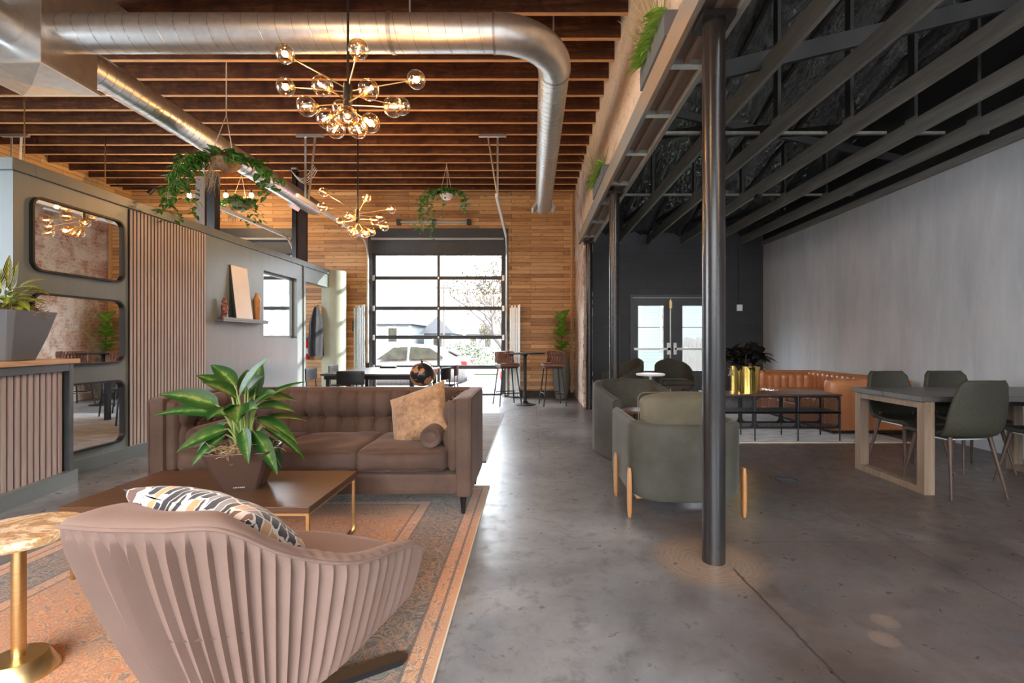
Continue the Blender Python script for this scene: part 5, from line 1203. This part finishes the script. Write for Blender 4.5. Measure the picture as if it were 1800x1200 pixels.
# ------------------------------------------------------------------ black mesh table, gold planter
mt = T('mesh_table', 'long low black table with arched wire mesh front panels', 'table', (2.21, 5.92, .01))
L = 1.59; D = .42; H = .575
MB().box(-.01, L+.01, -.01, D+.01, H-.022, H).build('tabletop', M['walnut'], mt, smooth=False, bevel=.003)
for k in range(4):
    x = L*k/3
    for y in (0, D-.02): MB().tube([(x+(.01 if k < 3 else -.01),y+.01,0),(x+(.01 if k < 3 else -.01),y+.01,H-.02)], [.008,.011], 8).build('leg', M['black'], mt)
for k in range(3):
    for y in (.004, D-.02):
        MB().ring([(L*k/3+a, b) for a, b in rrect(L/3-.002, .40, .005, 6, L/6, .355)], [(L*k/3+a, b) for a, b in rrect(L/3-.05, .355, .05, 6, L/6, .355)], y, y+.014, 'Y').build('panel_frame', M['black'], mt)
    MB().box(L*k/3+.02, L*(k+1)/3-.02, .01, .012, .17, .535).build('mesh_panel', M['mesh'], mt, smooth=False)
MB().box(0, L, .0, D, .145, .157).build('lower_shelf', M['mesh'], mt, smooth=False); MB().box(0, L, .0, D, .345, .357).build('middle_shelf', M['black'], mt, smooth=False)
MB().box(0, L, .0, .014, .335, .362).build('shelf_rail', M['black'], mt, smooth=False)
gp = T('rubber_plant', 'dark rubber plant in a shiny gold cylinder pot on the mesh table', 'plant', (2.70, 6.10, .587))
MB().lathe([(.172,0),(.172,.335),(.165,.335),(.16,.30)], n=56).build('gold_pot', M['gold'], gp, auto=40)
m = MB(); moss_ball(m, (0,0,.30), .15, random.Random(9), 200, .2); m.sphere((0,0,.29), .15, 14, 8, (1,1,.2))
for _ in range(16):
    p0 = Vector((-.16,-.05+.1*random.random(),.33)); pts = [p0 + Vector((-.012*k*random.random(), 0, -.03*k)) for k in range(5)]; m.tube(pts, .003, 3)
m.build('moss', M['moss_grey'], gp)
rnd = random.Random(31); lf = MB(); st = MB()
for s0 in range(7):
    a0_ = s0*2*PI/7; top = Vector((.20*math.cos(a0_), .15*math.sin(a0_), .50 + .1*rnd.random())); b0 = Vector((.03*math.cos(a0_), .03*math.sin(a0_), .28)); st.tube([b0, (b0+top)/2 + Vector((0,0,.03)), top], .006, 6)
    for i in range(13):
        f = .25 + .75*i/13; q = b0.lerp(top, f); a = i*2.4 + s0; lf.leaf(q, (math.cos(a)+.7*math.cos(a0_), math.sin(a), rnd.uniform(-.3,1.0)), (0,0,1), rnd.uniform(.18,.26), rnd.uniform(.09,.12), .6, .2, 6)
lf.build('foliage', M['leaf_dark'], gp, weld=False); st.build('stems', M['bark'], gp)
# ------------------------------------------------------------------ tan leather sofa along the right wall
ls = T('leather_sofa', 'tan channel tufted leather sofa along the grey right wall', 'sofa', (5.08, 7.45, .012))
def channel(w, h, nch, depth=.03, r=.05, flat=.09):
    def fn(u, v):
        x = (u-.5)*w; q = (u*nch) % 1; ed = min(1, (1-v)*h/r); ex = min(1, min(u,1-u)*w/r)
        return (x, -(depth*abs(math.sin(PI*q))**.5*ed + flat*(1-(1-ed)**2)**.5 * (1-(1-ex)**2)**.5), v*h)
    return fn
MB().box(-1.10,-.02,-1.06,1.06,.03,.30).build('base', M['tan'], ls, smooth=False, bevel=.03)
MB().box(-1.08,-.04,-1.04,1.04,0,.03).build('plinth', M['black'], ls, smooth=False)
MB().soft((-.10,0,.50), (.09,1.08,.215), .06, n=8).build('back_frame', M['tan'], ls)
g = MB().grid(channel(1.8,.42,14), 170, 14).build('channel_back', M['tan'], ls, auto=0); g.location = (-.20,0,.31); g.rotation_euler = (0,0,R(-90))
for s in (-1, 1):
    MB().soft((-.58,s*1.0,.375), (.56,.085,.345), .06, n=8).build('arm', M['tan'], ls)
    g = MB().grid(channel(.9,.38,7), 90, 12).build('channel_arm', M['tan'], ls, auto=0); g.location = (-.60, s*.92, .31); g.rotation_euler = (0,0,0) if s > 0 else (0,0,PI)
    if s < 0:
        g = MB().grid(channel(1.0,.62,4,.02,.05,.02), 90, 14).build('outer_channels', M['tan'], ls, auto=0); g.location = (-.58, -1.055, .06)
for k in range(2): MB().soft((-.66,(k-.5)*.9,.36), (.47,.45,.075), .05, (0,0,.02), n=10).build('seat_cushion', M['tan'], ls)
g = MB()
for k in range(14): g.tube([(-1.135,-.88+.135*k,.06),(-1.135,-.88+.135*k,.40),(-1.10,-.88+.135*k,.44),(-.3,-.88+.135*k,.445)], .006, 5)
g.build('seat_seams', M['tan'], ls)
# ------------------------------------------------------------------ dining table and chairs
dt = T('dining_table', 'dark topped dining table on pale oak frame legs at right', 'table', (3.12, 3.87, 0), 0)
tp = MB(); 
MB().box(0, 1.85, 0, .41, .745, .79).build('tabletop_board', M['dark_top'], dt, smooth=False, bevel=.003); MB().box(0, 1.85, .416, .83, .745, .79).build('tabletop_board', M['dark_top'], dt, smooth=False, bevel=.003)
MB().box(.14, 1.75, .1, .73, .70, .744).build('apron', M['black'], dt, smooth=False)
for x in (.03, 1.50):
    f = MB(); f.box(x, x+.085, .0, .075, .0, .745); f.box(x, x+.085, .755, .83, .0, .745); f.box(x, x+.085, .075, .755, 0, .055); f.box(x, x+.085, .075, .755, .69, .745)
    f.build('leg_frame', M['oak'], dt, smooth=False, bevel=.002)
def dchair(label):
    c = T('dining_chair', label, 'chair', (0,0,0), 0, 'green shell dining chairs')
    def sh(u, v):      # u across, v from seat front to back top; back is at -Y
        if v < .5: t = v/.5; y = .22 - .40*t; z = .495 - .03*math.sin(PI*t*.9) + .01*(1-t)**2; w = .215 + .02*math.sin(PI*t)
        else:
            t = (v-.5)/.5; a = min(1, t/.28); y = -.18 - .085*math.sin(a*PI/2) - .06*max(0, t-.2); z = .49 + .02*a*a + (.42)*max(0, t-.10)/.9; w = .225 + .022*math.sin(PI*min(1,t*1.2)) - .035*t**2
            if t > .90: w *= (1 - 2.6*(t-.90)**1.2)
        x = 2*u-1; ed = abs(x)**2.5
        bx = math.copysign(abs(x), x)*w
        if v < .5: z += .035*ed*(v/.5); z -= .02*(1-v/.5)**6
        else: y += .075*ed*(1 - .5*(v-.5)/.5); 
        if v < .04: z -= .012
        return (bx, y, z)
    MB().grid(sh, 24, 44).build('shell', M['chair_green'], c, solid=.032, auto=0)
    MB().box(-.17,.17,-.14,.16,.445,.455).build('seat_bracket', M['alu'], c, smooth=False)
    for x, y in ((1,1),(-1,1),(1,-1),(-1,-1)):
        p0 = Vector((x*.165, y*.15 - .01, .455 if y > 0 else .50)); MB().tube([p0 + Vector((0,0,.04)), p0, (x*.235, y*.235-.01, .0)], [.010,.018,.008], 10).build('leg', M['walnut_leg'], c)
    return c
A = dchair('green shell dining chair nearest the camera, its back to the viewer'); A.location = (3.47, 4.00, 0); A.rotation_euler = (0,0,R(4))
dup(A, (3.62, 4.62, 0), R(182), 'green shell dining chair across the table, nearest the tan sofa')
dup(A, (4.22, 4.66, 0), R(178), 'green shell dining chair across the table, farther from the sofa')
dup(A, (4.30, 4.02, 0), R(-2), 'green shell dining chair cut off by the right edge of the view')
dr = T('floor_drain', 'round dark drain grate set in the concrete near the dining table', 'drain', (2.27, 4.30, 0))
MB().lathe([(.095,0),(.095,.003),(.0,.003)], n=32).build('plate', M['black'], dr); mb = MB(); [mb.box(-.07,.07,-.062+.028*k,-.05+.028*k,.003,.005) for k in range(5)]; mb.build('grate_slots', M['dark_grey'], dr, smooth=False)
# ------------------------------------------------------------------ outdoors
S(MB().box(-60, 60, YF+.18, 90, -.35, -.31), 'ground_outside', M['asphalt'], smooth=False)
S(MB().box(-60, 60, YF+.18, YF+1.2, -.31, -.02), 'ground_step', M['asphalt'], smooth=False)
S(MB().box(-4.5, 60, 22.0, 70, -.31, -.24), 'ground_lawn', M['grass'], smooth=False)
S(MB().box(2.0, 14, 12.5, 22.1, -.31, -.25), 'ground_lawn_near', M['grass'], smooth=False)
def car(label, loc, rz, mat):
    c = T('parked_car', label, 'car', loc, rz)
    #     x      zb   zs(belt) zr(roof) hw  hr
    ST = [(-2.12,.42,.62,.64,.60,.5),(-2.02,.25,.70,.74,.78,.6),(-1.7,.2,.80,.86,.86,.7),(-1.0,.18,.90,.96,.88,.72),(-.75,.18,.93,1.02,.88,.70),(-.15,.18,.94,1.40,.88,.62),(.35,.18,.95,1.47,.88,.62),(.9,.18,.97,1.44,.88,.61),(1.4,.18,.99,1.28,.87,.62),(1.78,.2,1.0,1.06,.85,.66),(2.0,.25,.96,1.0,.80,.66),(2.10,.34,.86,.88,.74,.6),(2.13,.45,.70,.72,.66,.55)]
    vs = []; 
    for x, zb, zs2, zr, hw, hr in ST:
        hw *= .98; half = [(0,zb),(hw*.85,zb),(hw,zb+.12),(hw*1.0,(zb+zs2)/2),(hw*.97,zs2),(hr,zr-.04),(hr*.8,zr),(0,zr+.015)]
        ring = half + [(-y, z) for y, z in half[-2:0:-1]]; vs += [(x, y, z) for y, z in ring]
    m = 14; fs = [(i*m+k, i*m+(k+1)%m, (i+1)*m+(k+1)%m, (i+1)*m+k) for i in range(len(ST)-1) for k in range(m)] + [tuple(range(m))[::-1], tuple((len(ST)-1)*m+k for k in range(m))]
    MB().add(vs, fs).build('body', mat, c, sub=1, auto=0)
    for s in (-1, 1):
        def yy(z): return s*(.865 - (z-.95)/.5*.235 + .004)
        for poly in ([(-.62,.99),(.30,1.00),(.30,1.385),(-.12,1.36)], [(.38,1.0),(1.42,1.03),(1.30,1.15),(.98,1.34),(.38,1.39)]):
            n2 = len(poly); MB().add([(x, yy(z), z) for x, z in poly] + [(x, yy(z)-s*.02, z) for x, z in poly], [tuple(range(n2)), tuple(range(n2, 2*n2))[::-1]] + [(i,(i+1)%n2,n2+(i+1)%n2,n2+i) for i in range(n2)]).build('side_window', M['car_glass'], c, smooth=False)
        for x in (-1.32, 1.28):
            wl = MB().cyl((x, s*.72, .33),(x, s*.88, .33),.33,n=32).build('tyre', M['tyre'], c); MB().cyl((x, s*.86, .33),(x, s*.892, .33),.22,n=20).build('wheel_rim', M['alu'], wl)
        MB().soft((2.02,s*.66,.86),(.10,.11,.11),.04,n=5).build('tail_light', M['tail'], c)
        MB().cbox((-.62,s*.95,1.0),(.12,.16,.11)).build('wing_mirror', mat, c, bevel=.03)
        MB().cbox((.12,s*.875,.88),(.16,.02,.025)).build('door_handle', M['alu'], c, bevel=.005)
    MB().add([(1.46,-.50,1.29),(1.46,.50,1.29),(1.80,.58,1.10),(1.80,-.58,1.10)], [(0,1,2,3)]).build('rear_window', M['car_glass'], c, solid=.015)
    MB().cbox((2.12,0,.42),(.10,1.4,.16)).build('bumper', mat, c, bevel=.05)
    return c
car('white car parked outside the garage door', (-4.05, 15.4, -.31), 0, M['car'])
car('red and white car glimpsed at the foot of the double door', (1.05, 15.6, -.31), R(8), mk('red_car_paint', (.5,.03,.03), .2))
def house(label, x, y, w, dpt, h, rh, mat, wins, door=None, ridge='y'):
    t = T('house', label, 'house', (x, y, -.3), 0)
    MB().box(0, w, 0, dpt, 0, h).build('walls', mat, t, smooth=False)
    r = MB()
    if ridge == 'y': r.add([(-.3,-.3,h),(w+.3,-.3,h),(w/2,-.3,h+rh),(-.3,dpt+.3,h),(w+.3,dpt+.3,h),(w/2,dpt+.3,h+rh)], [(0,1,2),(3,5,4),(0,2,5,3),(1,4,5,2),(0,3,4,1)])
    else: r.add([(-.3,-.3,h),(-.3,dpt+.3,h),(-.3,dpt/2,h+rh),(w+.3,-.3,h),(w+.3,dpt+.3,h),(w+.3,dpt/2,h+rh)], [(0,1,2),(3,5,4),(0,2,5,3),(1,4,5,2),(0,3,4,1)])
    r.build('roof', M['roof'], t, smooth=False)
    for a, b, c2, d2 in wins:
        f = MB().box(a-.08, a+c2+.08, -.05, 0, b-.08, b+d2+.08).build('window', M['white'], t, smooth=False); MB().box(a, a+c2, -.07, -.04, b, b+d2).build('pane', M['car_glass'], f, smooth=False)
    return t
house('pale grey house with steep gable seen at left through the garage door', -13.4, 38, 3.8, 8, 2.9, 1.4, M['siding_white'], [(2.2,1.5,.7,1.1),(.6,1.5,.7,1.1)], ridge='x')
house('small white gabled house next to the grey house across the street', -8.95, 40.5, 2.3, 7, 2.2, 1.4, M['siding_white'], [(.8,.9,.7,1.0)])
house('distant grey house at the middle of the garage door view', -7.6, 56, 3.6, 7, 2.4, 1.2, M['siding_white'], [(.6,.9,.7,1.0),(2.3,.9,.7,1.0)], ridge='x')
house('pale green sided house with dark roof outside the double door', 5.2, 22.5, 7.5, 9, 3.7, 1.8, M['siding_green'], [(.9,1.2,.6,1.9),(3.4,1.5,1.1,1.6)])
f = T('board_fence', 'weathered grey board fence outside the double door', 'fence', (5.0, 17.2, -.3))
mb = MB(); [mb.box(.15*k, .15*k+.135, 0, .02, .05, 1.65 + .04*math.sin(k*2.3)) for k in range(44)]; mb.build('boards', M['fence'], f, smooth=False)
MB().box(0, 6.6, .02, .06, 1.35, 1.43).build('rail', M['fence'], f, smooth=False); [MB().box(2.2*k, 2.2*k+.1, .02, .12, 0, 1.8).build('post', M['fence'], f, smooth=False) for k in range(4)]
f = T('striped_fence', 'white and green slatted fence seen through the partition window', 'fence', (-13.0, 18.2, -.3))
mb = MB(); [mb.box(.42*k, .42*k+.21, 0, .03, .4, 3.3) for k in range(14)]; mb.build('slats', M['white'], f, smooth=False); MB().box(0, 5.9, .03, .07, .3, 3.4).build('backing', M['fence_green'], f, smooth=False)
def tree(label, loc, H, seed, leaves, lm, bare=.8, spread=1.0):
    rnd = random.Random(seed); t = T('tree', label, 'tree', loc, 0); br = MB(); lf = MB(); tips = []
    def grow(p, d, L, r, k):
        pts = [p]; q = p; dd = d
        for _ in range(4): dd = (dd + Vector((rnd.uniform(-.2,.2), rnd.uniform(-.2,.2), rnd.uniform(-.08,.14)))).normalized(); q = q + dd*L/4; pts.append(q)
        br.tube(pts, [r*(1-.12*i) for i in range(5)], 5, cap=False)
        if k >= 3: tips.extend(pts[2:])
        if k == 5: return
        for _ in range(3 if k < 4 else 2):
            nd = (dd + Vector((rnd.uniform(-1,1)*spread, rnd.uniform(-1,1)*spread, rnd.uniform(-.25,.6)))).normalized(); grow(pts[rnd.randint(2,4)], nd, L*.70, r*.6, k+1)
    grow(Vector((0,0,0)), Vector((0,0,1)), H*.33, H*.022, 0)
    for p in tips:
        for _ in range(leaves):
            c = p + Vector((rnd.uniform(-.3,.3), rnd.uniform(-.3,.3), rnd.uniform(-.3,.3)))*bare; v = Vector((rnd.uniform(-1,1), rnd.uniform(-1,1), rnd.uniform(-1,1))).normalized(); lf.leaf(c, v, (0.1,.2,1), rnd.uniform(.10,.2), .1, .4, .1, 2)
    br.build('trunk', M['bark'], t, weld=False); lf.build('foliage', lm, t, weld=False)
tree('nearly bare tree reaching over the right half of the garage door view', (-.9, 20.5, -.3), 7.2, 4, 1, M['leaf_out'], .7, 1.15)
tree('golden autumn tree behind the street houses', (-5.0, 46, -.3), 4.2, 6, 4, M['leaf_out'])
tree('yellow green tree in front of the green sided house', (2.4, 28, -.3), 6.5, 9, 4, M['bush'])
tree('leafy tree beyond the striped fence', (-13.5, 22, -.3), 7.0, 10, 4, M['bush'])
def shrub(label, loc, w, h, seed, m='bush'):
    rnd = random.Random(seed); t = T('shrub', label, 'shrub', loc, 0); lf = MB(); st = MB()
    for _ in range(2600):
        a = rnd.uniform(0,2*PI); f = rnd.random()**.4; z = rnd.random(); r2 = w*math.sqrt(max(0, 1-(z*1.6-.6)**2))*f; p = Vector((r2*math.cos(a), r2*math.sin(a)*.6, .05 + z*h*(.85+.25*noise.noise(Vector((a*2, z*3, seed))))))
        lf.leaf(p, (rnd.uniform(-1,1), rnd.uniform(-1,1), rnd.uniform(-.2,1)), (0,0,1), .14, .09, .4, .1, 2)
    for k in range(9): a = k*.7; st.tube([(0,0,0),(w*.6*math.cos(a), w*.4*math.sin(a), h*.7)], .015, 5)
    lf.build('foliage', M[m], t, weld=False); st.build('stems', M['bark'], t)
shrub('bushy green hedge shrub right of the white car', (-.5, 24.5, -.24), 1.7, 2.0, 2); shrub('low yellow green shrub farther back on the lawn', (-3.9, 29, -.24), 1.7, 1.5, 3)
for k, x in enumerate((-5.4, -1.75, -.7)):
    p = T('utility_pole', ['left', 'middle', 'right'][k] + ' of the thin dark poles standing beyond the lawn', 'pole', (x, 30+k*2, -.3), 0, 'street poles'); MB().tube([(0,0,0),(0,0,5.2+.6*k)], .05, 8).build('post', M['bark'], p); MB().box(-.5,.5,-.04,.04,4.8,4.9).build('cross_arm', M['bark'], p, smooth=False)
